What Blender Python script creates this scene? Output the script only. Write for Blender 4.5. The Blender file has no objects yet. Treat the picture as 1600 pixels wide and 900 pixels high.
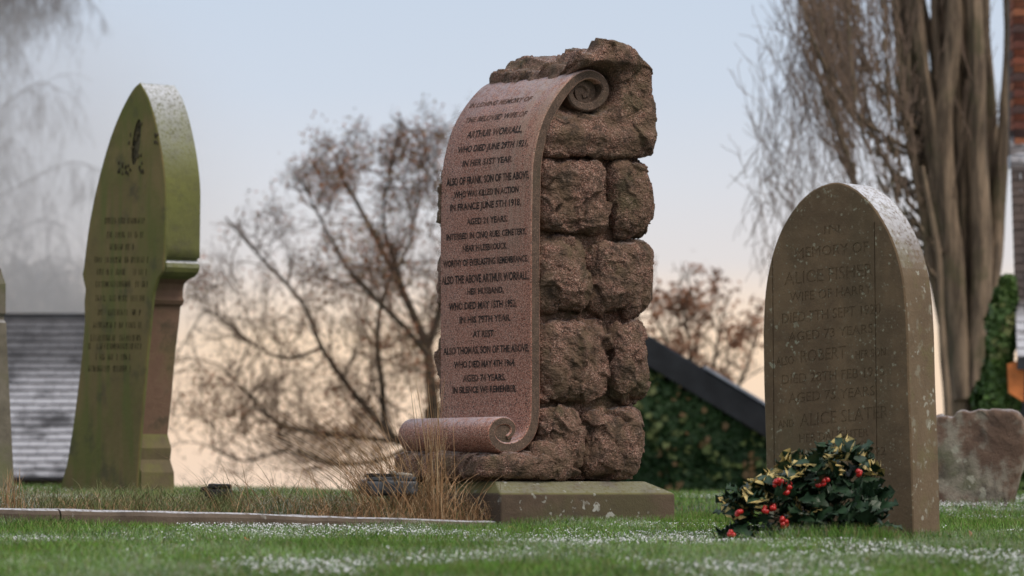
import bpy, math, random
import numpy as np
from mathutils import Vector, Matrix

# ------------------------------------------------------------------ camera
SC = bpy.context.scene
COL = SC.collection
F = 7111.0                      # focal length in photograph pixels (1600 wide)
PITCH = math.atan(315.0 / F)    # the horizon lies low in the picture
cam_d = bpy.data.cameras.new("camera")
cam = bpy.data.objects.new("camera", cam_d)
COL.objects.link(cam)
cam_d.sensor_width = 36.0
cam_d.lens = 36.0 * F / 1600.0
cam_d.clip_start = 0.1
cam_d.clip_end = 5000.0
cam_d.dof.use_dof = True
cam_d.dof.focus_distance = 17.2
cam_d.dof.aperture_fstop = 5.8
cam.location = (0, 0, 0)
cam.rotation_euler = (math.pi / 2 + PITCH, 0, 0)
SC.camera = cam

# ------------------------------------------------------------------ world
SUN_EL, SUN_AZ = math.radians(52), math.radians(124)   # azimuth clockwise from the view direction
W = bpy.data.worlds.new("World")
SC.world = W
W.use_nodes = True
wt = W.node_tree
wt.nodes.clear()
wo = wt.nodes.new("ShaderNodeOutputWorld")
bg = wt.nodes.new("ShaderNodeBackground")
sky = wt.nodes.new("ShaderNodeTexSky")
sky.sky_type = 'NISHITA'
sky.sun_disc = False
sky.sun_elevation = SUN_EL
sky.sun_rotation = SUN_AZ
geo = wt.nodes.new("ShaderNodeNewGeometry")
tc = wt.nodes.new("ShaderNodeTexCoord")
sep = wt.nodes.new("ShaderNodeSeparateXYZ")
wt.links.new(tc.outputs["Generated"], sep.inputs[0])
# low band of thin evening cloud: peach at the horizon going to pale blue grey
mr = wt.nodes.new("ShaderNodeMapRange")
mr.inputs["From Min"].default_value = 0.0
mr.inputs["From Max"].default_value = 0.5
wt.links.new(sep.outputs["Z"], mr.inputs["Value"])
ramp = wt.nodes.new("ShaderNodeValToRGB")
def lin(c):
    return tuple(((x / 255.0) / 12.92 if x / 255.0 < 0.04045 else (((x / 255.0) + 0.055) / 1.055) ** 2.4) for x in c) + (1.0,)
stops = [(0.0, (244, 218, 196)), (0.03, (251, 222, 194)), (0.066, (254, 227, 198)), (0.082, (246, 227, 209)), (0.10, (227, 222, 221)),
         (0.135, (218, 221, 228)), (0.175, (207, 217, 231)), (0.22, (201, 214, 231)), (0.45, (210, 216, 228)), (1.0, (220, 221, 226))]
cr = ramp.color_ramp
cr.elements[0].position = stops[0][0]; cr.elements[0].color = lin(stops[0][1])
cr.elements[1].position = stops[-1][0]; cr.elements[1].color = lin(stops[-1][1])
for p, c in stops[1:-1]:
    e = cr.elements.new(p); e.color = lin(c)
wt.links.new(mr.outputs[0], ramp.inputs[0])
skm = wt.nodes.new("ShaderNodeMix"); skm.data_type = 'RGBA'; skm.blend_type = 'MULTIPLY'
skm.inputs[0].default_value = 1.0
wt.links.new(sky.outputs[0], skm.inputs[6])
skm.inputs[7].default_value = (0.50, 0.39, 0.285, 1)
mixf = wt.nodes.new("ShaderNodeMapRange")
mixf.inputs["From Min"].default_value = 0.15
mixf.inputs["From Max"].default_value = 0.9
mixf.inputs["To Max"].default_value = 0.6
mixf.interpolation_type = 'SMOOTHSTEP'
wt.links.new(sep.outputs["Z"], mixf.inputs["Value"])
mx = wt.nodes.new("ShaderNodeMix"); mx.data_type = 'RGBA'
wt.links.new(mixf.outputs[0], mx.inputs[0])
wt.links.new(ramp.outputs[0], mx.inputs[6])
wt.links.new(skm.outputs[2], mx.inputs[7])
wt.links.new(mx.outputs[2], bg.inputs[0])
bg.inputs[1].default_value = 1.0
wt.links.new(bg.outputs[0], wo.inputs[0])
try:
    W.cycles.sampling_method = 'MANUAL'; W.cycles.sample_map_resolution = 512
except Exception:
    pass

# ------------------------------------------------------------------ sun (veiled, very soft)
sl = bpy.data.lights.new("sun", 'SUN')
sl.energy = 1.4
sl.angle = math.radians(18)
sl.color = (1.0, 0.93, 0.84)
sun = bpy.data.objects.new("sun", sl)
COL.objects.link(sun)
sd = Vector((math.sin(SUN_AZ) * math.cos(SUN_EL), math.cos(SUN_AZ) * math.cos(SUN_EL), math.sin(SUN_EL)))
sun.rotation_euler = sd.to_track_quat('Z', 'Y').to_euler()
sun.location = sd * 50

SC.view_settings.view_transform = 'Standard'
SC.view_settings.look = 'None'
SC.view_settings.exposure = 0.0
SC.view_settings.gamma = 1.0
SC.view_settings.use_curve_mapping = False

SC.render.engine = 'CYCLES'
SC.cycles.volume_bounces = 3
random.seed(7)
RNG = np.random.default_rng(7)

# ------------------------------------------------------------------ helpers
CP, SP = math.cos(PITCH), math.sin(PITCH)
def at(px, py, D):
    """point at distance D (along +Y) seen at photograph pixel px, py"""
    u = (px - 800) / F; v = (450 - py) / F
    dy = CP - v * SP; dz = SP + v * CP
    return Vector((u * D / dy, D, dz * D / dy))
def project(p):
    y = p[1] * CP + p[2] * SP
    z = -p[1] * SP + p[2] * CP
    return 800 + F * p[0] / y, 450 - F * z / y
def ray(px, py):
    u = (px - 800) / F; v = (450 - py) / F
    return Vector((u, CP - v * SP, SP + v * CP))

def lerp_tab(x, tab):
    xs = [t[0] for t in tab]; ys = [t[1] for t in tab]
    return np.interp(x, xs, ys)

def smooth(a, b, x):
    t = np.clip((x - a) / (b - a), 0, 1)
    return t * t * (3 - 2 * t)

def _hash(ix, iy, iz, seed):
    h = (ix * 374761393 + iy * 668265263 + iz * 2147483647 + seed * 1274126177) & 0xFFFFFFFF
    h = ((h ^ (h >> 13)) * 1274126177) & 0xFFFFFFFF
    h = (h ^ (h >> 16)) & 0xFFFFFFFF
    return h.astype(np.float64) / 4294967295.0 * 2 - 1
def vnoise(P, seed=0):
    P = np.asarray(P, dtype=np.float64)
    I = np.floor(P).astype(np.int64); Fr = P - I
    Fr = Fr * Fr * (3 - 2 * Fr)
    r = 0
    for dx in (0, 1):
        wx = Fr[..., 0] if dx else 1 - Fr[..., 0]
        for dy in (0, 1):
            wy = Fr[..., 1] if dy else 1 - Fr[..., 1]
            for dz in (0, 1):
                wz = Fr[..., 2] if dz else 1 - Fr[..., 2]
                r = r + wx * wy * wz * _hash(I[..., 0] + dx, I[..., 1] + dy, I[..., 2] + dz, seed)
    return r
def fbm(P, octv=4, seed=0, gain=0.5):
    a, s, n = 1.0, 0.0, 0.0
    P = np.asarray(P, dtype=np.float64)
    for o in range(octv):
        s = s + a * vnoise(P * (2.03 ** o) + 17.3 * o, seed + o); n += a; a *= gain
    return s / n
def cells(P, seed=0):
    """distance to nearest feature point and a flat value per cell"""
    P = np.asarray(P, dtype=np.float64)
    I = np.floor(P).astype(np.int64)
    best = np.full(P.shape[:-1], 9.0); val = np.zeros(P.shape[:-1])
    for dx in (-1, 0, 1):
        for dy in (-1, 0, 1):
            for dz in (-1, 0, 1):
                c = [I[..., 0] + dx, I[..., 1] + dy, I[..., 2] + dz]
                q = np.stack([c[k] + 0.5 + 0.45 * _hash(*c, seed + k) for k in range(3)], -1)
                d = np.linalg.norm(P - q, axis=-1)
                w = _hash(*c, seed + 9)
                m = d < best
                val = np.where(m, w, val); best = np.where(m, d, best)
    return best, val

def gz(x, y):
    """height of the ground"""
    x = np.asarray(x, dtype=float); y = np.asarray(y, dtype=float)
    b = lerp_tab(y, [(-60, -1.2), (0, -.52), (7, -.33), (9, -.265), (11, -.212), (13, -.188), (15, -.186), (17, -.170), (18.5, -.162), (20, -.138), (22, -.100),
                     (24, -.060), (26, -.034), (28, -.036), (30, -.05), (33, -.10), (38, -.30), (50, -0.9), (80, -2.2), (150, -4.0), (1000, -4.0)])
    tilt = -0.017 * np.minimum(x + 0.2, 0) * smooth(13, 17, y) * (1 - smooth(26, 34, y))
    tilt = np.minimum(tilt, 0.05)
    bump = 0.008 * vnoise(np.stack([x * 1.3, y * 0.6, x * 0], -1), 3) + 0.004 * vnoise(np.stack([x * 4, y * 2.2, x * 0], -1), 5)
    return b + tilt + bump * (y < 60)

def empty(name, loc, rz, label, cat, group=None):
    o = bpy.data.objects.new(name, None); COL.objects.link(o)
    o.empty_display_size = 0.2
    o.location = loc; o.rotation_euler = (0, 0, rz)
    o["label"] = label; o["category"] = cat
    if group: o["group"] = group
    return o

def link(name, me, parent=None, kind=None, label=None, cat=None, group=None):
    o = bpy.data.objects.new(name, me); COL.objects.link(o)
    if parent is not None: o.parent = parent
    if kind: o["kind"] = kind
    if label: o["label"] = label
    if cat: o["category"] = cat
    if group: o["group"] = group
    return o

def mesh(name, V, Fs, mats, smoothf=False, midx=None):
    """V: n x 3, Fs: list of faces or an int array m x k"""
    me = bpy.data.meshes.new(name)
    V = np.asarray(V, dtype=np.float32)
    if isinstance(Fs, np.ndarray):
        m, k = Fs.shape
        me.vertices.add(len(V)); me.vertices.foreach_set("co", V.ravel())
        me.loops.add(m * k); me.loops.foreach_set("vertex_index", Fs.astype(np.int32).ravel())
        me.polygons.add(m)
        me.polygons.foreach_set("loop_start", np.arange(0, m * k, k, dtype=np.int32))
        me.update(calc_edges=True); me.validate()
    else:
        me.from_pydata([tuple(map(float, v)) for v in V], [], [list(map(int, f)) for f in Fs])
        me.update()
    if not isinstance(mats, (list, tuple)): mats = [mats]
    for m_ in mats: me.materials.append(m_)
    if smoothf: me.polygons.foreach_set("use_smooth", np.ones(len(me.polygons), dtype=bool))
    if midx is not None: me.polygons.foreach_set("material_index", np.asarray(midx, dtype=np.int32))
    me.update()
    return me

def box_vf(x0, x1, y0, y1, z0, z1):
    V = [(x0, y0, z0), (x1, y0, z0), (x1, y1, z0), (x0, y1, z0), (x0, y0, z1), (x1, y0, z1), (x1, y1, z1), (x0, y1, z1)]
    Fc = [(0, 3, 2, 1), (4, 5, 6, 7), (0, 1, 5, 4), (1, 2, 6, 5), (2, 3, 7, 6), (3, 0, 4, 7)]
    return V, Fc
class MB:
    def __init__(s): s.V = []; s.F = []; s.M = []
    def add(s, V, Fc, m=0):
        b = len(s.V); s.V += [tuple(v) for v in V]; s.F += [tuple(i + b for i in f) for f in Fc]; s.M += [m] * len(Fc)
    def box(s, *a, m=0): s.add(*box_vf(*a), m)
    def obox(s, O, X, Y, Z, m=0):
        """box from corner O with edge vectors"""
        O, X, Y, Z = map(Vector, (O, X, Y, Z))
        V = [O, O + X, O + X + Y, O + Y, O + Z, O + X + Z, O + X + Y + Z, O + Y + Z]
        s.add(V, [(0, 3, 2, 1), (4, 5, 6, 7), (0, 1, 5, 4), (1, 2, 6, 5), (2, 3, 7, 6), (3, 0, 4, 7)], m)
    def me(s, name, mats, sm=False): return mesh(name, s.V, s.F, mats, sm, s.M)

def tubes(segs, sides=4):
    """segs: n x 8 (p0, p1, r0, r1) -> V, quads"""
    S = np.asarray(segs, dtype=np.float64)
    p0, p1, r0, r1 = S[:, :3], S[:, 3:6], S[:, 6], S[:, 7]
    d = p1 - p0; L = np.linalg.norm(d, axis=1, keepdims=True); d = d / np.maximum(L, 1e-9)
    ref = np.where(np.abs(d[:, 2:3]) > 0.9, np.array([[1.0, 0, 0]]), np.array([[0, 0, 1.0]]))
    a = np.cross(d, ref); a /= np.linalg.norm(a, axis=1, keepdims=True); b = np.cross(d, a)
    V = np.zeros((len(S), 2 * sides, 3))
    for k in range(sides):
        t = 2 * math.pi * k / sides
        n = a * math.cos(t) + b * math.sin(t)
        V[:, k] = p0 + n * r0[:, None] - d * r0[:, None] * 0.2; V[:, sides + k] = p1 + n * r1[:, None] + d * r1[:, None] * 0.2
    base = (np.arange(len(S)) * 2 * sides)[:, None]
    Q = []
    for k in range(sides):
        k2 = (k + 1) % sides
        Q.append(np.concatenate([base + k, base + k2, base + sides + k2, base + sides + k], 1))
    return V.reshape(-1, 3), np.concatenate(Q, 0)

# ------------------------------------------------------------------ materials
class NT:
    def __init__(s, name):
        s.m = bpy.data.materials.new(name); s.m.use_nodes = True
        s.t = s.m.node_tree; s.t.nodes.clear()
        s.out = s.t.nodes.new("ShaderNodeOutputMaterial")
        s.p = s.t.nodes.new("ShaderNodeBsdfPrincipled")
        s.t.links.new(s.p.outputs[0], s.out.inputs[0])
        s.tc = s.t.nodes.new("ShaderNodeTexCoord"); s.g = s.t.nodes.new("ShaderNodeNewGeometry")
    def set(s, sock, v):
        if hasattr(v, "is_output"): s.t.links.new(v, sock)
        else: sock.default_value = v
    def coord(s, scale=(1, 1, 1), world=False):
        mp = s.t.nodes.new("ShaderNodeMapping"); mp.inputs["Scale"].default_value = scale
        s.t.links.new(s.g.outputs["Position"] if world else s.tc.outputs["Object"], mp.inputs["Vector"])
        return mp.outputs[0]
    def noise(s, scale, detail=4, rough=.55, vec=None, dist=0.0):
        n = s.t.nodes.new("ShaderNodeTexNoise"); n.inputs["Scale"].default_value = scale
        n.inputs["Detail"].default_value = detail; n.inputs["Roughness"].default_value = rough; n.inputs["Distortion"].default_value = dist
        s.t.links.new(vec or s.coord(), n.inputs["Vector"])
        return n.outputs["Fac"]
    def vor(s, scale, vec=None, out="Distance", feature='F1', rnd=1.0):
        n = s.t.nodes.new("ShaderNodeTexVoronoi"); n.inputs["Scale"].default_value = scale; n.feature = feature
        n.inputs["Randomness"].default_value = rnd
        s.t.links.new(vec or s.coord(), n.inputs["Vector"])
        return n.outputs[out]
    def warp(s, amt, scale):
        n = s.t.nodes.new("ShaderNodeTexNoise"); n.inputs["Scale"].default_value = scale; n.inputs["Detail"].default_value = 3
        co = s.coord(); s.t.links.new(co, n.inputs["Vector"])
        a = s.t.nodes.new("ShaderNodeVectorMath"); a.operation = 'MULTIPLY_ADD'
        s.t.links.new(n.outputs["Color"], a.inputs[0]); a.inputs[1].default_value = (amt * 2,) * 3; s.t.links.new(co, a.inputs[2])
        return a.outputs[0]
    def mr(s, v, a, b, c=0.0, d=1.0, sm=True):
        n = s.t.nodes.new("ShaderNodeMapRange"); n.interpolation_type = 'SMOOTHSTEP' if sm else 'LINEAR'
        s.set(n.inputs[0], v)
        for i, x in enumerate((a, b, c, d)): n.inputs[i + 1].default_value = x
        return n.outputs[0]
    def math(s, op, a, b=0.0):
        n = s.t.nodes.new("ShaderNodeMath"); n.operation = op; s.set(n.inputs[0], a); s.set(n.inputs[1], b); return n.outputs[0]
    def mix(s, f, a, b, blend='MIX'):
        n = s.t.nodes.new("ShaderNodeMix"); n.data_type = 'RGBA'; n.blend_type = blend
        s.set(n.inputs[0], f)
        s.set(n.inputs[6], a if hasattr(a, "is_output") else tuple(a)[:3] + (1,))
        s.set(n.inputs[7], b if hasattr(b, "is_output") else tuple(b)[:3] + (1,))
        return n.outputs[2]
    def nz(s):
        n = s.t.nodes.new("ShaderNodeSeparateXYZ"); s.t.links.new(s.g.outputs["Normal"], n.inputs[0]); return n.outputs[2]
    def xyz(s, world=False):
        n = s.t.nodes.new("ShaderNodeSeparateXYZ"); s.t.links.new(s.g.outputs["Position"] if world else s.tc.outputs["Object"], n.inputs[0]); return n.outputs
    def col(s, v): s.set(s.p.inputs["Base Color"], v if hasattr(v, "is_output") else tuple(v)[:3] + (1,))
    def rough(s, v): s.set(s.p.inputs["Roughness"], v)
    def spec(s, v): s.set(s.p.inputs["Specular IOR Level"], v)
    def bump(s, h, dist, strength=1.0):
        n = s.t.nodes.new("ShaderNodeBump"); n.inputs["Strength"].default_value = strength; n.inputs["Distance"].default_value = dist
        s.t.links.new(h, n.inputs["Height"])
        if s.p.inputs["Normal"].is_linked:
            s.t.links.new(s.p.inputs["Normal"].links[0].from_socket, n.inputs["Normal"])
        s.t.links.new(n.outputs[0], s.p.inputs["Normal"])

def plain(name, c, rough=.7, var=.25, scale=8, spec=.3, c2=None, world=False):
    m = NT(name)
    a = tuple(x * (1 - var) for x in c[:3]); b = c2 or tuple(x * (1 + var) for x in c[:3])
    m.col(m.mix(m.mr(m.noise(scale, 5, .6, m.coord(world=world)), .3, .7), a, b)); m.rough(rough); m.spec(spec)
    return m.m

def stone(name, c1, c2, scale=6, streak=None, algae=None, lichen=None, frost=0.0, bump=.004, rough=.85, speckle=None, dark=None, fine=120, fth=(.45, .95), moss=None):
    m = NT(name)
    c = m.mix(m.mr(m.noise(scale, 6, .62), .32, .68), c1, c2)
    if speckle:
        for (col, sc, lo, hi) in speckle:
            c = m.mix(m.mr(m.noise(sc, 2, .5), lo, hi), c, col)
    if streak:
        col, amt, sc = streak
        s_ = m.noise(1.0, 4, .6, m.coord((sc, sc, sc * .10)))
        c = m.mix(m.math('MULTIPLY', m.mr(s_, .42, .68), amt), c, col)
    if algae:
        for (col, amt, sc, lo, hi) in algae:
            c = m.mix(m.math('MULTIPLY', m.mr(m.noise(sc, 5, .6), lo, hi), amt), c, col)
    if dark:
        col, amt, sc = dark
        c = m.mix(m.math('MULTIPLY', m.mr(m.noise(sc, 6, .65), .5, .7), amt), c, col)
    if moss:
        c = m.mix(m.math('MULTIPLY', m.math('MULTIPLY', m.mr(m.nz(), .2, .5), m.mr(m.noise(7, 5, .6), .25, .5)), moss[1]), c, moss[0])
    if lichen:
        for (col, sc, th, amt) in lichen:
            v = m.vor(sc, m.warp(.5 / sc, sc * 2.2))
            gate = m.mr(m.noise(sc * .45, 2), .52, .6)
            c = m.mix(m.math('MULTIPLY', m.math('MULTIPLY', m.mr(v, th, th * .8), gate), amt), c, col)
    if frost:
        f = m.math('MULTIPLY', m.mr(m.nz(), fth[0], fth[1]), m.mr(m.noise(60, 4, .7), .28, .58))
        c = m.mix(m.math('MULTIPLY', f, frost), c, (.62, .66, .72))
    m.col(c); m.rough(rough)
    m.bump(m.noise(fine, 5, .7), bump * .5)
    m.bump(m.noise(fine * .2, 6, .65), bump)
    return m

# granite
def granite(name, polished):
    m = NT(name)
    pink, deep, pale, black = (.38, .175, .122), (.24, .098, .066), (.52, .35, .27), (.022, .018, .017)
    if not polished: pink, deep, pale = (.31, .160, .115), (.14, .072, .050), (.56, .39, .31)
    c = m.mix(m.mr(m.noise(150, 2, .5), .42, .58), deep, pink)
    c = m.mix(m.mr(m.noise(210, 2, .5, m.coord((1, 1.0, 1.1))), .54, .62), c, pale)
    c = m.mix(m.mr(m.noise(185, 2, .5, m.coord((1.1, 1, 1))), .56, .63), c, black)
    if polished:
        # pale reflected sheen painted over the upper right part, duller streaks running down
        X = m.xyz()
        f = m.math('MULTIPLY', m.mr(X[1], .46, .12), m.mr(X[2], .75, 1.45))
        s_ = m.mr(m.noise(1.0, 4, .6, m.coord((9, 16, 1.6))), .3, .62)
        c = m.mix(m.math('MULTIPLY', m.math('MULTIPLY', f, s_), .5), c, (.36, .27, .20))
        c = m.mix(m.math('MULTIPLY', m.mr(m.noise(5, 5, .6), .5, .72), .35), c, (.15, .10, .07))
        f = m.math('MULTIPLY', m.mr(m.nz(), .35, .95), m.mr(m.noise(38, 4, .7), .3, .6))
        c = m.mix(m.math('MULTIPLY', f, .42), c, (.48, .52, .60))  # up-facing parts tinted with frost and a painted sky sheen
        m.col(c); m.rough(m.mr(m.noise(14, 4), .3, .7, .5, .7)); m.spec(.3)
        m.bump(m.noise(170, 3), .0004)
    else:
        c = m.mix(m.mr(m.noise(9, 6, .65), .38, .62), c, (.15, .098, .062))
        c = m.mix(m.math('MULTIPLY', m.mr(m.noise(13, 6, .7), .48, .66), .8), c, (.045, .032, .022))
        c = m.mix(m.math('MULTIPLY', m.mr(m.noise(5, 5, .6), .52, .68), .5), c, (.095, .088, .038))
        c = m.mix(m.math('MULTIPLY', m.mr(m.noise(45, 3, .6), .60, .70), .6), c, (.40, .28, .21))
        f = m.math('MULTIPLY', m.mr(m.nz(), .75, 1.0), m.mr(m.noise(50, 4, .7), .42, .6))
        c = m.mix(m.math('MULTIPLY', f, .28), c, (.5, .52, .55))
        m.col(c); m.rough(.8); m.spec(.35)
        m.bump(m.noise(220, 4, .7), .002)
        m.bump(m.vor(95, m.coord((1, 1, 1.5))), .005)
        m.bump(m.noise(42, 6, .7), .016)
    return m.m
M = {}
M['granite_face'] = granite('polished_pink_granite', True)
M['granite_rock'] = granite('rough_pink_granite', False)
_e = stone('weathered_granite_edge', (.070, .044, .029), (.125, .080, .054), 22, bump=.006, rough=.75, speckle=[((.03, .024, .018), 190, .56, .64), ((.24, .16, .12), 170, .6, .68)],
           algae=[((.065, .050, .026), .5, 6, .48, .68)])
M['granite_edge'] = _e.m
M['plinth'] = stone('mossy_plinth_stone', (.070, .048, .030), (.105, .074, .046), 5, moss=((.135, .13, .045), .85), algae=[((.070, .068, .026), .6, 3.2, .46, .64)], lichen=[((.36, .37, .33), 16, .30, .9), ((.30, .31, .27), 31, .26, .7)],
                    frost=.12, fth=(.6, .95), dark=((.05, .04, .028), .6, 9), bump=.004).m
M['kerb'] = stone('kerb_stone', (.085, .062, .042), (.13, .098, .070), 7, frost=.62, fth=(.35, .9), dark=((.05, .036, .026), .7, 4), bump=.004, lichen=[((.30, .30, .27), 22, .25, .6)]).m
# left headstone: algae green sandstone
g = stone('algae_green_sandstone', (.155, .120, .042), (.205, .155, .058), 3, streak=((.120, .134, .030), .85, 13), algae=[((.120, .130, .026), .8, 1.6, .46, .64)],
          dark=((.055, .05, .03), .6, 5), frost=0, bump=.004)
M['green_front'] = g.m
g = stone('algae_green_side', (.095, .098, .032), (.145, .155, .040), 3, algae=[((.09, .10, .03), .7, 2.2, .5, .66)], dark=((.075, .07, .04), .5, 14), frost=.85, fth=(.12, .7), bump=.005)
M['green_side'] = g.m
M['shaft'] = stone('reddish_brown_sandstone', (.14, .082, .052), (.18, .11, .07), 6, algae=[((.10, .10, .03), .6, 3, .5, .7)], dark=((.04, .03, .024), .6, 6), bump=.005).m
M['ledge'] = stone('green_sandstone_base', (.10, .080, .042), (.13, .105, .05), 9, algae=[((.125, .125, .032), .7, 7, .42, .64)], bump=.004).m
M['green_dark'] = plain('dark_green_carving', (.085, .070, .034), .9, .5, 40)  # darker than the stone face
M['niche'] = plain('dark_carving', (.065, .055, .030), .9, .5, 30)  # darker tone for cut strokes, niche and carved leaves
M['brown_front'] = stone('brown_sandstone', (.105, .070, .038), (.168, .114, .062), 7, streak=((.090, .066, .035), .6, 8), algae=[((.085, .074, .036), .6, 1.8, .50, .68), ((.17, .13, .08), .5, 30, .56, .68)],
                         lichen=[((.28, .27, .19), 48, .27, .8), ((.28, .28, .20), 19, .22, .8), ((.24, .24, .17), 85, .26, .6)], bump=.0032, rough=.9).m
M['brown_side'] = stone('brown_sandstone_side', (.118, .082, .046), (.16, .115, .066), 6, algae=[((.14, .12, .05), .6, 9, .5, .64), ((.24, .23, .17), .6, 22, .56, .66)],
                        lichen=[((.34, .34, .28), 30, .30, .8), ((.33, .33, .27), 13, .22, .8)], frost=.9, fth=(.18, .75), bump=.004).m
M['carved'] = plain('incised_letter_stone', (.112, .080, .045), .9, .2, 60)
M['red_stone'] = stone('red_lichened_sandstone', (.125, .075, .050), (.20, .13, .09), 5, algae=[((.30, .27, .21), .9, 4.5, .44, .56), ((.10, .11, .05), .7, 3, .55, .68)],
                       lichen=[((.38, .37, .29), 11, .30, .9)], dark=((.045, .03, .022), .7, 8), frost=.3, bump=.010).m
M['grey_stone'] = stone('grey_weathered_stone', (.105, .095, .068), (.16, .145, .11), 7, algae=[((.10, .11, .04), .7, 3, .5, .66)], dark=((.05, .045, .035), .5, 8), frost=.4, bump=.006).m
def lettering(name, lo, hi):
    m = NT(name)
    f = m.mr(m.noise(1.0, 4, .6, m.coord((22, 34, 9))), lo, hi)
    m.col(m.mix(f, (.024, .019, .017), (.17, .095, .07))); m.rough(.75); m.spec(.2); return m.m
M['letter'] = lettering('faded_black_lettering', .42, .72)
M['letter_faded'] = lettering('worn_grey_lettering', .34, .60)

# ------------------------------------------------------------------ ground
def axis(vals):
    out = []
    for a, b, n in vals: out += list(np.linspace(a, b, n, endpoint=False))
    return np.array(out + [vals[-1][1]])
gx = axis([(-250, -40, 14), (-40, -5, 20), (-5, 5, 120), (5, 40, 20), (40, 250, 14)])
gy = axis([(-50, 0, 10), (0, 8, 16), (8, 34, 240), (34, 60, 20), (60, 150, 12), (150, 250, 8)])
GX, GY = np.meshgrid(gx, gy)
GZ = gz(GX, GY)
nx, ny = len(gx), len(gy)
ii = (np.arange(ny - 1)[:, None] * nx + np.arange(nx - 1)[None, :]).ravel()
m = NT('turf_soil')
c = m.mix(m.mr(m.noise(2.2, 5, .6, m.coord(world=True)), .35, .65), (.022, .045, .012), (.04, .065, .02))
pw = m.coord((1, .45, 1), world=True)
fr = m.math('MULTIPLY', m.mr(m.noise(1.7, 4, .6, pw), .50, .62), m.mr(m.noise(17, 4, .7, m.coord(world=True)), .40, .58))
c = m.mix(fr, c, (.60, .62, .60))
m.col(c); m.rough(.95); m.bump(m.noise(60, 5, .7, m.coord(world=True)), .02)
M['soil'] = m.m
link('ground', mesh('ground', np.stack([GX.ravel(), GY.ravel(), GZ.ravel()], 1), np.stack([ii, ii + 1, ii + nx + 1, ii + nx], 1), M['soil'], True), kind='structure')

# ------------------------------------------------------------------ grass
def grass_mat(name, base, tip, frostc=(.74, .75, .72), frost=.45, dry=None):
    m = NT(name)
    c = m.mix(m.mr(m.noise(26, 3, .6, m.coord(world=True)), .35, .65), base, tip)
    c = m.mix(m.math('MULTIPLY', m.mr(m.noise(1.1, 3, .6, m.coord(world=True)), .4, .65), .6), c, tuple(x * 1.35 for x in tip))
    if dry:
        c = m.mix(m.mr(m.noise(70, 2, .5, m.coord((1, 1, .2), world=True)), .52, .60), c, dry)
    if frost:
        a = m.mr(m.noise(1.7, 4, .6, m.coord((1, .45, 1), world=True)), .43, .60)
        b = m.mr(m.noise(62, 3, .65, m.coord(world=True)), .52, .58)
        c = m.mix(m.math('MULTIPLY', m.math('MULTIPLY', a, b), frost), c, frostc)
    m.col(c); m.rough(.6); m.spec(.3)
    m.p.inputs["Transmission Weight"].default_value = 0.0
    return m.m
M['grass'] = grass_mat('lawn_grass', (.034, .105, .009), (.115, .250, .026), dry=(.18, .17, .06))
M['bed_grass'] = grass_mat('rank_green_grass', (.05, .085, .02), (.12, .14, .045), frost=.35, dry=(.22, .15, .075))
M['straw'] = grass_mat('dead_straw_grass', (.20, .115, .05), (.34, .20, .10), frost=.0, dry=(.40, .29, .17))

def blades(X, Y, Z, H, Wd, lean, nseg=2, bend=None, az=None, curl=0.0):
    n = len(X)
    az = RNG.uniform(0, 2 * math.pi, n) if az is None else az
    face = RNG.uniform(0, math.pi, n)
    dx, dy = np.cos(az), np.sin(az)
    wx, wy = np.cos(face), np.sin(face) * .6
    V = np.zeros((n, 2 * nseg + 1, 3))
    for k in range(nseg + 1):
        t = k / nseg
        off = lean * (t ** 1.7) * H
        zz = H * (t - curl * t ** 3)
        cx, cy, cz = X + dx * off, Y + dy * off, Z + zz
        w = Wd * (1 - t) ** .6 * .5
        if k < nseg:
            V[:, 2 * k] = np.stack([cx - wx * w, cy - wy * w, cz], 1); V[:, 2 * k + 1] = np.stack([cx + wx * w, cy + wy * w, cz], 1)
        else:
            V[:, 2 * k] = np.stack([cx, cy, cz], 1)
    b = (np.arange(n) * (2 * nseg + 1))[:, None]
    T = []
    for k in range(nseg - 1):
        a = 2 * k
        T.append(np.concatenate([b + a, b + a + 1, b + a + 3], 1)); T.append(np.concatenate([b + a, b + a + 3, b + a + 2], 1))
    a = 2 * (nseg - 1)
    T.append(np.concatenate([b + a, b + a + 1, b + a + 2], 1))
    return V.reshape(-1, 3), np.concatenate(T, 0)

def join(parts):
    V = []; T = []; b = 0
    for v, t in parts: V.append(v); T.append(t + b); b += len(v)
    return np.concatenate(V), np.concatenate(T)

# the grave bed: a strip between kerb and far edge, in the monument's own frame
MT = math.radians(55)
U3 = Vector((math.sin(MT), math.cos(MT), 0)); V3 = Vector((-math.cos(MT), math.sin(MT), 0))
MD = 18.4
mc = at(828, 752, MD)                         # near front corner of the scroll, top of the plinth
MZ = -0.152                                   # ground level at the monument
MO = Vector((mc.x, mc.y, MZ))
PT = mc.z - MZ                                # plinth top above ground
WID = 0.655
def mloc(p):
    d = Vector(p) - MO
    return d.dot(U3), d.dot(V3), d.z
def mw(u, v, z=0): return MO + U3 * u + V3 * v + Vector((0, 0, z))
KV = -0.065
def bedmask(x, y):
    dx = x - MO.x; dy = y - MO.y
    u = dx * U3.x + dy * U3.y; v = dx * V3.x + dy * V3.y
    return u, v

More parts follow.
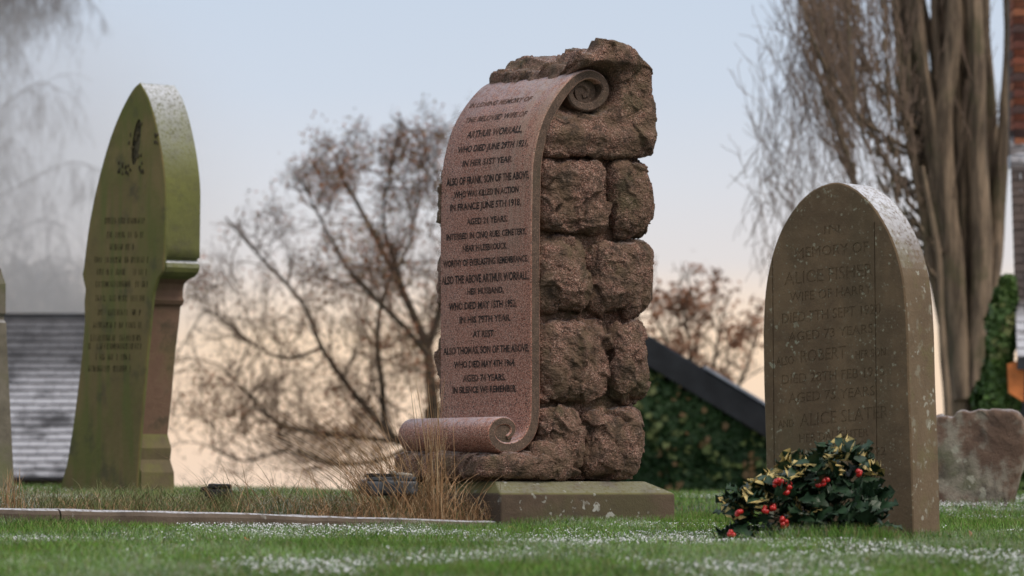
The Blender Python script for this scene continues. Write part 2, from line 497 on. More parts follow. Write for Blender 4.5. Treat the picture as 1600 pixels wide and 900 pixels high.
parts = []
def scatter(n, y0, y1, marg=1.22):
    Y = y0 + (y1 - y0) * RNG.random(n) ** .8
    X = (RNG.random(n) * 2 - 1) * (800 / F) * Y * marg
    return X, Y
for (n, y0, y1, h0, h1, w, seg) in ((70000, 8.6, 11.5, .018, .042, .0034, 2), (130000, 11.0, 15.5, .018, .044, .0032, 2), (125000, 15.3, 21.0, .02, .045, .0030, 2), (90000, 20.5, 34, .02, .045, .0045, 1)):
    X, Y = scatter(n, y0, y1)
    u, v = bedmask(X, Y)
    keep = ~((v > -.06) & (v < 1.0) & (u < .72) & (u > -5))
    X, Y = X[keep], Y[keep]
    cl = fbm(np.stack([X * 2.2, Y * 1.4, X * 0], 1), 3, 11)
    H = (h0 + (h1 - h0) * RNG.random(len(X))) * (1 + .7 * cl)
    parts.append(blades(X, Y, gz(X, Y) - .003, H, np.full(len(X), w), RNG.uniform(.1, .9, len(X)), seg))
X = RNG.uniform(-9, 9, 150000); Y = RNG.uniform(5, 36, 150000)
k = (np.abs(X) > 800 / F * Y * 1.2) | (Y < 8.8)
u, v = bedmask(X, Y); k &= ~((v > -.06) & (v < 1.0) & (u < .72) & (u > -5)); X, Y = X[k], Y[k]
parts.append(blades(X, Y, gz(X, Y) - .003, RNG.uniform(.03, .06, len(X)), np.full(len(X), .007), RNG.uniform(.2, .9, len(X)), 1))
# taller fringe against the stones
def fringe(p0, p1, n, h, spread=.05, ln=.5):
    t = RNG.random(n)
    X = p0[0] + (p1[0] - p0[0]) * t + RNG.normal(0, spread, n); Y = p0[1] + (p1[1] - p0[1]) * t - abs(RNG.normal(0, spread, n))
    parts.append(blades(X, Y, gz(X, Y) - .004, h * RNG.uniform(.5, 1.2, n), np.full(n, .0032), RNG.uniform(.1, ln, n), 2))
k0 = mw(-3.2, KV - .06); k1 = mw(.70, KV - .09)
fringe(k0, k1, 5000, .036, .04)
fringe(mw(-.18, KV - .06), mw(.74, KV - .06), 2600, .055, .03, .7)
a_ = at(1150, 840, 15.0); b_ = at(1475, 840, 15.3)
fringe(a_, b_, 5200, .042, .04)
a_ = at(1205, 842, 14.4); b_ = at(1400, 842, 14.4)
fringe(a_, b_, 1600, .075, .03, .6)
for (n, y0, y1, h0, h1) in ((9000, 11, 15.5, .05, .085), (9000, 15, 20, .05, .08)):
    X, Y = scatter(n, y0, y1)
    k = fbm(np.stack([X * 3.1, Y * 1.7, X * 0], 1), 3, 33) > .22
    u, v = bedmask(X, Y); k &= ~((v > -.06) & (v < 1.0) & (u < .72) & (u > -5))
    X, Y = X[k], Y[k]
    parts.append(blades(X, Y, gz(X, Y) - .003, RNG.uniform(h0, h1, len(X)), np.full(len(X), .0036), RNG.uniform(.2, 1.1, len(X)), 3, curl=.25))
Vg, Tg = join(parts)
link('lawn_grass', mesh('lawn_grass', Vg, Tg, M['grass']), kind='stuff', label='short green lawn grass speckled with melting frost', cat='grass')

# melting frost lying in flecks on and between the blades
X, Y = scatter(330000, 9.5, 26)
pn = fbm(np.stack([X * 1.9, Y * .9, X * 0 + 5], 1), 4, 91); right = smooth(-.6, 1.0, X) + smooth(14.0, 11.0, Y) * .8
k = pn > .20 - .13 * right + .40 * RNG.random(len(X))
u, v = bedmask(X, Y); k &= ~((v > -.06) & (v < 1.0) & (u < .72) & (u > -5))
X, Y = X[k], Y[k]; n = len(X)
s_ = RNG.uniform(.0012, .0046, n); h_ = gz(X, Y) + RNG.uniform(.012, .034, n); a_ = RNG.uniform(0, 6.28, n)
Vf = np.zeros((n, 4, 3)); tlt = RNG.uniform(-.6, .9, n)
for q in range(4):
    an = a_ + q * math.pi / 2 + RNG.uniform(-.4, .4, n); rr = s_ * RNG.uniform(.5, 1.2, n)
    Vf[:, q] = np.stack([X + rr * np.cos(an), Y + rr * np.sin(an), h_ + rr * np.sin(an) * tlt + rr * .3 * RNG.uniform(-1, 1, n)], 1)
M['frost'] = plain('melting_snow', (.56, .58, .58), .7, .08, 20)
link('frost_flecks', mesh('frost_flecks', Vf.reshape(-1, 3), np.arange(4 * n).reshape(-1, 4), M['frost']), kind='stuff', label='white flecks of melting snow lying in patches on the lawn', cat='snow')

# ------------------------------------------------------------------ grave bed and its rank grass
bu = np.linspace(-6.5, -.2, 90); bv = np.linspace(-.03, 1.0, 16)
BU, BV = np.meshgrid(bu, bv)
BX = MO.x + U3.x * BU + V3.x * BV; BY = MO.y + U3.y * BU + V3.y * BV
def ktop(u):
    return lerp_tab(u, [(-6.5, -.040), (-2.6, -.066), (-1.5, -.088), (-.3, -.124), (1, -.13)])
def bedz(u, v): return ktop(u) - .012 + .03 * v + .012 * vnoise(np.stack([u * 5, v * 5, u * 0], -1), 8)
BZ = bedz(BU, BV)
BZ[0] -= .1; BZ[-1] -= .1
n2 = len(bu); ii = (np.arange(len(bv) - 1)[:, None] * n2 + np.arange(n2 - 1)[None, :]).ravel()
link('grave_bed', mesh('grave_bed', np.stack([BX.ravel(), BY.ravel(), BZ.ravel()], 1), np.stack([ii, ii + 1, ii + n2 + 1, ii + n2], 1), M['soil'], True), kind='structure')

def bedgrass(n, u0, u1, h0, h1, mat, ln=(.2, 1.0), seg=3, vr=(0, .85), w=.0032, pw_=1, curl=.25):
    u = u0 + (u1 - u0) * RNG.random(n) ** pw_; v = RNG.uniform(vr[0], vr[1], n)
    cl = fbm(np.stack([u * 3.5, v * 3.5, u * 0], 1), 3, 21)
    k = (cl > -.25) | (RNG.random(n) < .35)
    u, v, cl = u[k], v[k], cl[k]
    H = (h0 + (h1 - h0) * RNG.random(len(u)) ** 2) * (1 + .8 * np.maximum(cl, 0))
    X = MO.x + U3.x * u + V3.x * v; Y = MO.y + U3.y * u + V3.y * v
    return blades(X, Y, bedz(u, v) - .004, H, np.full(len(u), w), RNG.uniform(ln[0], ln[1], len(u)), seg, curl=curl)
v_, t_ = join([bedgrass(17000, -3.4, -.05, .04, .13, 'b'), bedgrass(2500, -1.2, -.1, .06, .17, 'b')])
link('grave_bed_grass', mesh('grave_bed_grass', v_, t_, M['bed_grass']), kind='stuff', label='rank green and brown grass growing behind the long stone kerb', cat='grass')

# straw: long dead stalks fanning out in front of the scroll monument
P_ = [bedgrass(4800, -1.1, -.12, .04, .13, 's', (.4, 1.6), 4, (-.03, .5), .0030, .8, .55), bedgrass(2600, -3.4, -.6, .03, .10, 's', (.4, 1.5), 3, (0, .6), .003, 1, .5)]
def tuft(u0, v0, n, h0, h1, azc, azs, lean0, lean1, w=.0040, su=.05, curl=.1, vw=None):
    u = u0 + RNG.normal(0, su, n); v = np.maximum(v0 + RNG.normal(0, su * .6, n), -.02)
    X = MO.x + U3.x * u + V3.x * v; Y = MO.y + U3.y * u + V3.y * v
    az = math.radians(azc) + RNG.normal(0, math.radians(azs), n)
    return blades(X, Y, bedz(u, v) - .005, RNG.uniform(h0, h1, n), np.full(n, w), RNG.uniform(lean0, lean1, n), 6, az=az, curl=curl)
P_ += [tuft(-.44, .02, 46, .42, .66, 120, 60, .0, .22, 0.0040, .035, 0),       # the upright sheaf
       tuft(-.50, .08, 110, .30, .62, 185, 40, .3, 1.5, 0.0034, .06, .05),      # fanning left
       tuft(-.66, .08, 120, .28, .60, 185, 30, .4, 1.9, 0.0034, .10, .08),
       tuft(-.40, .05, 100, .16, .34, 90, 100, .2, .9, 0.0047, .09, .3),
       tuft(-.60, .10, 90, .2, .40, 30, 50, .1, .7, 0.0036, .12, .1),
       tuft(-1.15, .12, 45, .14, .30, 190, 60, .3, 1.2, 0.0034, .12, .1),
       tuft(-.26, .0, 120, .10, .22, 250, 70, .2, 1.0, .0030, .07, .5),
       tuft(-2.33, .10, 60, .06, .20, 90, 90, .0, .4, .0030, .03, .1),
       tuft(-2.55, .12, 50, .05, .13, 90, 90, .1, .6, .0030, .06, .3)]
v_, t_ = join([(a, b) for a, b in P_])
link('dead_straw_grass', mesh('dead_straw_grass', v_, t_, M['straw']), kind='stuff', label='tall dead straw coloured grass fanning out before the pink scroll monument', cat='dry grass')

# ------------------------------------------------------------------ kerb
def kerb():
    ks = np.linspace(-6.5, -.10, 65)
    prof = [(-.0, -.20), (-.0, -.020), (.006, -.006), (.020, 0.0), (.088, 0.002), (.10, -.008), (.10, -.20)]
    root = empty('grave_kerb', mw(-.1, KV), math.radians(35), 'long low stone kerb with frosted top edge running left from the scroll monument', 'kerb')
    cuts = [0, 22, 43, 64]
    for c in range(3):
        a, b = cuts[c], cuts[c + 1]
        V = []; Fc = []
        for i in range(a, b + 1):
            u = ks[i]
            e = .004 if i == a else (-.004 if i == b else 0)
            for (dv, dz) in prof:
                w = .0025 * float(vnoise(np.array([u * 9, dv * 20, dz * 20]), 4))
                V.append((u + .1 + e, dv + w, float(ktop(u)) - MZ + dz + w))
        k = len(prof)
        for i in range(b - a):
            for j in range(k - 1):
                p = i * k + j
                Fc.append((p, p + k, p + k + 1, p + 1))
        Fc.append(tuple(range(k))); Fc.append(tuple(range((b - a) * k + k - 1, (b - a) * k - 1, -1)))
        link('kerb_stone', mesh('kerb_stone', V, Fc, M['kerb']), root)
kerb()

# ------------------------------------------------------------------ the pink granite scroll monument
mon = empty('scroll_monument', MO, math.radians(35), 'tall pink granite monument, an inscribed scroll unrolled over rough hewn blocks on a mossy plinth', 'monument')
def side(px, py, v=0.0):
    """photo pixel -> (u, z) on the monument's plane at local v"""
    d = ray(px, py); n = V3
    o = MO + V3 * v
    t = o.dot(n) / d.dot(n)
    p = d * t
    return (p - MO).dot(U3), p.z - MZ
def tex(scale, P, seed): return fbm(P * scale, 4, seed)

def cubegrid(n):
    t = np.linspace(-1, 1, n)
    A, B = np.meshgrid(t, t, indexing='ij')
    Vs = []; Q = []; b = 0
    for ax in range(3):
        for s_ in (-1, 1):
            P = np.zeros(A.shape + (3,)); P[..., ax] = s_; P[..., (ax + 1) % 3] = A; P[..., (ax + 2) % 3] = B
            Vs.append(P.reshape(-1, 3))
            i = (np.arange(n - 1)[:, None] * n + np.arange(n - 1)[None, :]).ravel() + b
            q = np.stack([i, i + n, i + n + 1, i + 1], 1)
            if s_ < 0: q = q[:, ::-1]
            Q.append(q); b += n * n
    V = np.concatenate(Vs); Q = np.concatenate(Q)
    key = np.round(V * 1e5).astype(np.int64)
    _, idx, inv = np.unique(key, axis=0, return_index=True, return_inverse=True)
    return V[idx], inv.reshape(-1)[Q]
CG = {}
def facets(P, seed):
    """broken planes: each cell is a tilted facet"""
    I = np.floor(P).astype(np.int64)
    best = np.full(P.shape[:-1], 9.0); val = np.zeros(P.shape[:-1])
    for dx in (-1, 0, 1):
        for dy in (-1, 0, 1):
            for dz in (-1, 0, 1):
                c = [I[..., 0] + dx, I[..., 1] + dy, I[..., 2] + dz]
                q = np.stack([c[k] + 0.5 + 0.45 * _hash(*c, seed + k) for k in range(3)], -1)
                g = np.stack([_hash(*c, seed + 20 + k) for k in range(3)], -1)
                df = P - q; d = np.linalg.norm(df, axis=-1)
                w = (df * g).sum(-1) * 1.5 + .35 * _hash(*c, seed + 9)
                m = d < best
                val = np.where(m, w, val); best = np.where(m, d, best)
    return val
def rockify(P, Nrm, amp, seed):
    """craggy pitched-face relief"""
    Wp = P + .018 * np.stack([fbm(P * 12, 2, seed + k) for k in range(3)], -1)
    n = .25 * fbm(P * 8, 3, seed + 5) + .58 * np.clip(facets(Wp * 7.5, seed), -.9, .8) + .17 * np.clip(facets(Wp * 22, seed + 3), -.8, .8) + .05 * facets(Wp * 55, seed + 6)
    return P + Nrm * (amp * n)[:, None]
def rock_block(u0, u1, v0, v1, z0, z1, seed, n=62, amp=.036, k=4.6, name='granite_block', jit=.004):
    if n not in CG: CG[n] = cubegrid(n)
    G, Q = CG[n]
    r = np.random.default_rng(seed)
    d = (np.abs(G) ** k).sum(1) ** (1 / k)
    S = G / d[:, None]
    Nn = np.sign(G) * np.abs(S) ** (k - 1); Nn /= np.linalg.norm(Nn, axis=1, keepdims=True)
    c = np.array([(u0 + u1) / 2, (v0 + v1) / 2, (z0 + z1) / 2]); h = np.array([(u1 - u0) / 2, (v1 - v0) / 2, (z1 - z0) / 2])
    P = S * h
    # belly out the exposed face
    bulge = 1.25 * (1 - (S[:, 0]) ** 2) * (1 - (S[:, 2]) ** 2)
    P[:, 1] += np.sign(S[:, 1]) * .02 * bulge * (np.abs(S[:, 1]) > .6)
    P += c
    P = rockify(P, Nn, amp, seed)
    ins_ = (P[:, 1] < WID + .002) & (P[:, 2] > zz(690))
    P[:, 0] = np.where(ins_, np.maximum(P[:, 0], .047), P[:, 0])
    return link(name, mesh(name, P, Q, M['granite_rock'], True), mon)

BK = .63   # back of the blocks (u)
def zz(py): return side(900, py)[1]
def uu(px): return side(px, 400)[0]
rows = [  # (top px, bottom px, split px, right px, near v)
    (242, 366, 959, 1024), (369, 493, 923, 1029), (496, 631, 959, 1020), (634, 751, 916, 1009)]
sd_ = 100
for (ya, yb, xs, xr) in rows:
    z0, z1 = zz(yb), zz(ya)
    um, ur = uu(xs), uu(xr)
    g_ = .003
    rock_block(.045, um + .008, -.012, WID * .5, z0 + .002, z1 - .002, sd_); sd_ += 1
    rock_block(um - .008, ur, -.012, WID * .5, z0, z1, sd_); sd_ += 1
    um2 = .26 if um > .3 else .38
    rock_block(.045 - .035, um2 - g_, WID * .5, WID + .062, z0, z1, sd_, 30); sd_ += 1
    rock_block(um2 + g_, ur, WID * .5, WID + .03, z0, z1, sd_, 30); sd_ += 1
# mortar core between them
cb = MB(); cb.box(.06, BK - .07, .06, WID - .06, PT + .01, zz(235))
link('mortar_core', cb.me('mortar_core', M['granite_rock']), mon)
# rubble footing that carries the roll
zf0, zf1 = PT, zz(706)
fu0 = side(752, 740)[0]
rock_block(fu0, .17, -.020, .20, zf0, zf1, 201, 48, .020)
rock_block(.015, .22, -.014, .10, zf0, zz(684), 204, 40, .018)
rock_block(fu0 - .006, .05, .203, .47, zf0, zf1 + .002, 202, 30, .016)
rock_block(fu0, .05, .473, WID + .01, zf0, zf1 + .004, 203, 30, .016)

# the cap rock: big crag with a hollow carved round the volute
def cap():
    n = 104
    if n not in CG: CG[n] = cubegrid(n)
    G, Q = CG[n]
    k = 16.0
    d = (np.abs(G) ** k).sum(1) ** (1 / k); S = G / d[:, None]
    Nn = np.sign(G) * np.abs(S) ** (k - 1); Nn /= np.linalg.norm(Nn, axis=1, keepdims=True)
    a, b, c = (S[:, 0] + 1) / 2, (S[:, 1] + 1) / 2, (S[:, 2] + 1) / 2
    zb = zz(246)
    vv = -.015 + b * (WID + .005)
    tu = [(uu(x_), zz(y_)) for x_, y_ in ((880, 80), (893, 70), (900, 61), (938, 59), (952, 63), (985, 68), (1016, 86), (1030, 104))]
    u_est = .06 + a * (BK - .035)
    ztop_u = lerp_tab(u_est, tu)
    drop_v = lerp_tab(b, [(0, 0), (.12, .0), (.16, -.045), (.38, -.03), (.42, -.062), (.70, -.048), (.80, -.040), (1, -.030)])
    frontw = 1 - smooth(.25, .6, a)
    zt = ztop_u + drop_v * (.55 + .45 * frontw)
    z = zb + c * (zt - zb)
    umin = lerp_tab(z, [(zz(246), .075), (zz(215), .075), (zz(180), .105), (zz(150), .15), (zz(128), .205), (zz(112), .235), (zz(50), .225)])
    umax = lerp_tab(z, [(zz(250), uu(1010)), (zz(232), uu(1022)), (zz(150), uu(1028)), (zz(100), uu(1022)), (zz(80), uu(1010))])
    u = umin + a * (umax - umin)
    P = np.stack([u, vv, z], 1)
    # carve the hollow on the near face
    vu, vz = uu(930), zz(138)
    rr = np.hypot((u - vu) / 1.15, (z - vz))
    hol = (1 - smooth(.078, .115, rr)) * (1 - smooth(0.0, .35, b))
    hol = np.maximum(hol, (1 - smooth(.02, .13, np.abs(z - zz(150)))) * (1 - smooth(uu(905), uu(935), u)) * (1 - smooth(0, .35, b)))
    low = (1 - smooth(.0, .055, np.abs(z - zz(210)))) * (1 - smooth(0, .3, b))
    P = rockify(P, Nn, .024, 77)
    ov = smooth(zz(112), zz(92), z) * (1 - smooth(0, .3, b)) * (1 - smooth(uu(975), uu(1010), u))
    P[:, 1] += .115 * hol - .018 * low - .05 * ov
    link('cap_rock', mesh('cap_rock', P, Q, M['granite_rock'], True), mon)
cap()

# the scroll band
def catmull(pts, n=10):
    P = np.array(pts, float); out = []
    P = np.vstack([2 * P[0] - P[1], P, 2 * P[-1] - P[-2]])
    for i in range(1, len(P) - 2):
        for t in np.linspace(0, 1, n, endpoint=False):
            a, b, c, d = P[i - 1], P[i], P[i + 1], P[i + 2]
            out.append(.5 * ((2 * b) + (-a + c) * t + (2 * a - 5 * b + 4 * c - d) * t * t + (-a + 3 * b - 3 * c + d) * t ** 3))
    out.append(P[-2]); return np.array(out)
cl_px = [(793, 684, 4), (801, 677, 5), (802, 666, 6), (792, 658, 6.5), (778, 660, 7), (769, 672, 7.5), (771, 687, 8), (783, 698, 8.5), (800, 700, 9), (818, 692, 9.2), (831, 674, 9.5), (836, 650, 9.5),
         (837, 600, 9.5), (837, 520, 9.5), (837, 440, 9.5), (837, 360, 9.5), (838, 300, 9.5), (839.5, 255, 9.5), (846, 219, 9.5), (856, 187, 9.3), (871, 159, 9), (889, 135, 8.5), (905, 121, 8), (923, 116, 7.5), (940, 124, 7.3),
         (948, 141, 7.2), (940, 159, 7), (922, 167, 6.8), (905, 160, 6.5), (899, 145, 6.2), (906, 132, 5.8), (919, 130, 5.2), (927, 138, 4.8), (926, 147, 4.5), (919, 150, 4)]
cl = np.array([side(x, y) + (t / 384.0,) for x, y, t in cl_px])
path = catmull(cl, 8)
tan = np.gradient(path[:, :2], axis=0); tan /= np.linalg.norm(tan, axis=1, keepdims=True)
nrm = np.stack([-tan[:, 1], tan[:, 0]], 1)      # left of travel: travelling up the face, left is -u = front
frontp = path[:, :2] + nrm * path[:, 2:3]; backp = path[:, :2] - nrm * path[:, 2:3]
nP = len(path)
vs = [0, .006, WID * .25, WID * .5, WID * .75, WID - .006, WID]
V = []; Fc = []; Mi = []
dip = .034 * smooth(24 * 8, 30 * 8, np.arange(nP))
for vi, v in enumerate(vs):
    sh = .35 if vi in (0, len(vs) - 1) else 0    # tiny arris
    for i in range(nP):
        f = frontp[i] * (1 - 0) - nrm[i] * (.006 * (vi in (0, len(vs) - 1))); b = backp[i] + nrm[i] * (.006 * (vi in (0, len(vs) - 1)))
        vd = v + dip[i] * (vi < 2); V.append((f[0], vd, f[1])); V.append((b[0], vd, b[1]))
R = 2 * nP
for vi in range(len(vs) - 1):
    for i in range(nP - 1):
        p = vi * R + 2 * i
        mm = 1 if i > 24 * 8 else 0
        Fc.append((p, p + 2, p + 2 + R, p + R)); Mi.append(mm)
        Fc.append((p + 1, p + 1 + R, p + 3 + R, p + 3)); Mi.append(mm)
    for i in (0, nP - 1):
        p = vi * R + 2 * i
        Fc.append((p, p + R, p + R + 1, p + 1)); Mi.append(1)
for vi in (0, len(vs) - 1):
    for i in range(nP - 1):
        p = vi * R + 2 * i
        Fc.append((p, p + 1, p + 3, p + 2) if vi == 0 else (p, p + 2, p + 3, p + 1)); Mi.append(1)
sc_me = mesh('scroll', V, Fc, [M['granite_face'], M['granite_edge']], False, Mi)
import bmesh
bm = bmesh.new(); bm.from_mesh(sc_me); bmesh.ops.recalc_face_normals(bm, faces=bm.faces)
for f in bm.faces: f.smooth = f.material_index == 0
bm.to_mesh(sc_me); bm.free()
link('scroll', sc_me, mon)
def disc(name, cpx, rpx, v0, v1):
    cu, cz = side(*cpx); r = rpx / 384.0; n = 28
    V = []; Fc = []
    for v in (v0, v1):
        for k in range(n):
            t = 2 * math.pi * k / n; V.append((cu + r * math.cos(t), v, cz + r * math.sin(t)))
    for k in range(n): Fc.append((k, (k + 1) % n, n + (k + 1) % n, n + k))
    Fc += [tuple(range(n - 1, -1, -1)), tuple(range(n, 2 * n))]
    link(name, mesh(name, V, Fc, M['granite_edge']), mon)
disc('roll_core', (787, 679), 18, .007, WID - .014)
disc('volute_core', (924, 142), 20, .042, WID - .10)

# plinth with weathered slope
def frustum(mb, u0, u1, v0, v1, z0, z1, ins, m=0):
    V = [(u0, v0, z0), (u1, v0, z0), (u1, v1, z0), (u0, v1, z0), (u0 + ins, v0 + ins, z1), (u1 - ins, v0 + ins, z1), (u1 - ins, v1 - ins, z1), (u0 + ins, v1 - ins, z1)]
    mb.add(V, [(4, 5, 6, 7), (0, 1, 5, 4), (1, 2, 6, 5), (2, 3, 7, 6), (3, 0, 4, 7)], m)
pu0, pu1 = -.205, side(1055, 790, -.09)[0]
pv0, pv1 = -.09, WID + .09
pz1 = side(1000, 771, -.09)[1]
bm = bmesh.new()
pm = MB(); pm.box(pu0, pu1, pv0, pv1, -.1, pz1); base_me = pm.me('tmp', M['plinth'])
def beveled(me_, off=.006, seg=2, parent=None, name='x', cuts=0):
    bm = bmesh.new(); bm.from_mesh(me_)
    bmesh.ops.recalc_face_normals(bm, faces=bm.faces)
    bmesh.ops.bevel(bm, geom=[e for e in bm.edges if len(e.link_faces) == 2 and e.calc_face_angle(0) > .3], offset=off, segments=seg, affect='EDGES', profile=.6)
    if cuts: bmesh.ops.subdivide_edges(bm, edges=bm.edges[:], cuts=cuts, use_grid_fill=True)
    bm.to_mesh(me_); bm.free(); me_.name = name
    return link(name, me_, parent)
pm = MB()
z0 = -.1
V = [(pu0, pv0, z0), (pu1, pv0, z0), (pu1, pv1, z0), (pu0, pv1, z0), (pu0, pv0, pz1), (pu1, pv0, pz1), (pu1, pv1, pz1), (pu0, pv1, pz1)]
ins = .088
V += [(pu0 + ins * .4, pv0 + ins, PT), (pu1 - ins, pv0 + ins, PT), (pu1 - ins, pv1 - ins, PT), (pu0 + ins * .4, pv1 - ins, PT)]
pm.add(V, [(0, 3, 2, 1), (0, 1, 5, 4), (1, 2, 6, 5), (2, 3, 7, 6), (3, 0, 4, 7), (4, 5, 9, 8), (5, 6, 10, 9), (6, 7, 11, 10), (7, 4, 8, 11), (8, 9, 10, 11)])
beveled(pm.me('plinth', M['plinth']), .009, 3, mon, 'plinth')

# ---- lettering
def text_geo(body, extrude=0.0, bold=0.0):
    cu = bpy.data.curves.new('t', 'FONT'); cu.body = body; cu.size = 1.0; cu.align_x = 'LEFT'; cu.extrude = extrude; cu.offset = bold; cu.resolution_u = 3
    ob = bpy.data.objects.new('t', cu); COL.objects.link(ob)
    dg = bpy.context.evaluated_depsgraph_get()
    me = bpy.data.meshes.new_from_object(ob.evaluated_get(dg))
    V = np.array([v.co[:] for v in me.vertices]); Fc = [tuple(p.vertices) for p in me.polygons]
    bpy.data.objects.remove(ob); bpy.data.curves.remove(cu); bpy.data.meshes.remove(me)
    return V, Fc
# arc-length table of the front face between bottom and the top of the curve
i0 = 12 * 8 - 6; i1 = 23 * 8
fp = frontp[i0:i1]
S_ = np.concatenate([[0], np.cumsum(np.linalg.norm(np.diff(fp, axis=0), axis=1))])
fn = nrm[i0:i1]
mid_py = np.array([project(mw(p[0], WID / 2, p[1]))[1] for p in fp])
x0s = np.array([project(mw(p[0], 0, p[1]))[0] for p in fp]); x1s = np.array([project(mw(p[0], WID, p[1]))[0] for p in fp])
def s_of(py): return float(np.interp(-py, -mid_py, S_))
lines = [("IN LOVING MEMORY OF", 158, 735, 832, 10, 1), ("THE BELOVED WIFE OF", 182, 728, 824, 10, .6), ("ARTHUR WORRALL,", 206, 731, 818, 12, .5), ("WHO DIED JUNE 29TH 1921,", 229, 716, 826, 11, .4),
         ("IN HER 51ST YEAR.", 252, 724, 802, 10, .3), ("ALSO OF FRANK, SON OF THE ABOVE,", 279, 698, 827, 12, 0), ("WHO WAS KILLED IN ACTION", 300, 710, 811, 10, 0), ("IN FRANCE JUNE 5TH 1918,", 320, 704, 815, 11, 0),
         ("AGED 21 YEARS.", 344, 730, 794, 10, 0), ("INTERRED IN CINQ RUES CEMETERY,", 366, 698, 823, 10, 0), ("NEAR HAZEBROUCK.", 386, 724, 794, 10, 0), ("WORTHY OF EVERLASTING REMEMBRANCE.", 408, 693, 825, 10.5, 0),
         ("ALSO THE ABOVE ARTHUR WORRALL,", 434, 690, 828, 13, 0), ("HER HUSBAND,", 454, 731, 788, 10, 0), ("WHO DIED MAY 15TH 1952,", 476, 702, 808, 11.5, 0), ("IN HIS 79TH YEAR.", 498, 719, 799, 10.5, 0), ("AT REST.", 521, 740, 774, 10.5, 0),
         ("ALSO THOMAS, SON OF THE ABOVE,", 546, 693, 827, 11.5, 0), ("WHO DIED MAY 4TH 1964,", 568, 710, 806, 10.5, 0), ("AGED 74 YEARS.", 590, 724, 791, 10.5, 0), ("IN SILENCE WE REMEMBER.", 608, 708, 808, 10.5, 0)]
for (txt, py, xa, xb, hp, fade) in lines:
    Vt, Ft = text_geo(txt, 0.0, .034)
    x0, x1 = Vt[:, 0].min(), Vt[:, 0].max(); y0, y1 = 0.0, .73
    sc_ = s_of(py)
    xr_ = np.interp(sc_, S_, x0s); xl_ = np.interp(sc_, S_, x1s)
    va = np.clip((xr_ - xa) / (xr_ - xl_) * WID, 0.02, WID - .012); vb = np.clip((xr_ - xb) / (xr_ - xl_) * WID, .012, WID)
    v = va + (Vt[:, 0] - x0) / (x1 - x0) * (vb - va)
    s = sc_ + (Vt[:, 1] - .36) / .73 * (hp / 384.0)
    s = np.clip(s, 0, S_[-1] - .001)
    pu = np.interp(s, S_, fp[:, 0]); pz = np.interp(s, S_, fp[:, 1]); nu = np.interp(s, S_, fn[:, 0]); nn = np.interp(s, S_, fn[:, 1])
    P = np.stack([pu + nu * .0011, v, pz + nn * .0011], 1)
    link('inscription_line', mesh('inscription_line', P, Ft, M['letter_faded'] if fade >= .6 else M['letter']), mon, 'stuff')

# ------------------------------------------------------------------ generic headstone slabs from an outline
def face_frame(px, py, D, theta, zbase):
    """frame whose front plane passes through the near right edge; returns origin, U (depth), V (to the far left)"""
    th = math.radians(theta)
    U = Vector((math.sin(th), math.cos(th), 0)); Vv = Vector((-math.cos(th), math.sin(th), 0))
    p = at(px, py, D); O = Vector((p.x, p.y, zbase))
    def loc(px_, py_, u=0.0):
        d = ray(px_, py_); o = O + U * u
        t = o.dot(U) / d.dot(U); q = d * t - O
        return q.dot(Vv), q.z
    return O, U, Vv, loc, math.pi / 2 - th

def slab(name, outline, u0, u1, mf, ms, bev=.006, b0=True, b1=True):
    """outline list of (v,z) ccw or cw; front at u0; returns mesh in local (u,v,z)"""
    P = np.array(outline, float)
    # inset ring for the arris
    nxt = np.roll(P, -1, 0); prv = np.roll(P, 1, 0)
    t = nxt - prv; t /= np.linalg.norm(t, axis=1, keepdims=True)
    nn = np.stack([-t[:, 1], t[:, 0]], 1)
    area = .5 * np.sum(P[:, 0] * nxt[:, 1] - nxt[:, 0] * P[:, 1])
    if area < 0: nn = -nn        # nn points inward for ccw
    I = P + nn * bev
    n = len(P); V = []
    for (uv, Q) in ((u0, I if b0 else P), (u0 + bev, P), (u1 - bev, P), (u1, I if b1 else P)):
        for q in Q: V.append((uv, q[0], q[1]))
    Fc = [tuple(range(n))]; Mi = [0]
    for r in range(3):
        for k in range(n):
            k2 = (k + 1) % n; Fc.append((r * n + k, r * n + k2, (r + 1) * n + k2, (r + 1) * n + k)); Mi.append(0 if r == 0 else 1)
    Fc.append(tuple(range(4 * n - 1, 3 * n - 1, -1))); Mi.append(1)
    me_ = mesh(name, V, Fc, [mf, ms], False, Mi)
    bm = bmesh.new(); bm.from_mesh(me_); bmesh.ops.recalc_face_normals(bm, faces=bm.faces); bm.to_mesh(me_); bm.free()
    return me_

def cut(me_, cutter_V, cutter_F, mat):
    a = bpy.data.objects.new('a', me_); COL.objects.link(a)
    cm = mesh('c', cutter_V, cutter_F, mat); b = bpy.data.objects.new('b', cm); COL.objects.link(b)
    bm = bmesh.new(); bm.from_mesh(cm); bmesh.ops.remove_doubles(bm, verts=bm.verts, dist=1e-5); bmesh.ops.recalc_face_normals(bm, faces=bm.faces); bm.to_mesh(cm); bm.free()
    md = a.modifiers.new('b', 'BOOLEAN'); md.operation = 'DIFFERENCE'; md.object = b; md.solver = 'EXACT'; md.use_self = True
    try: md.material_mode = 'TRANSFER'
    except Exception: pass
    dg = bpy.context.evaluated_depsgraph_get()
    r = bpy.data.meshes.new_from_object(a.evaluated_get(dg))
    bpy.data.objects.remove(a); bpy.data.objects.remove(b)
    return r

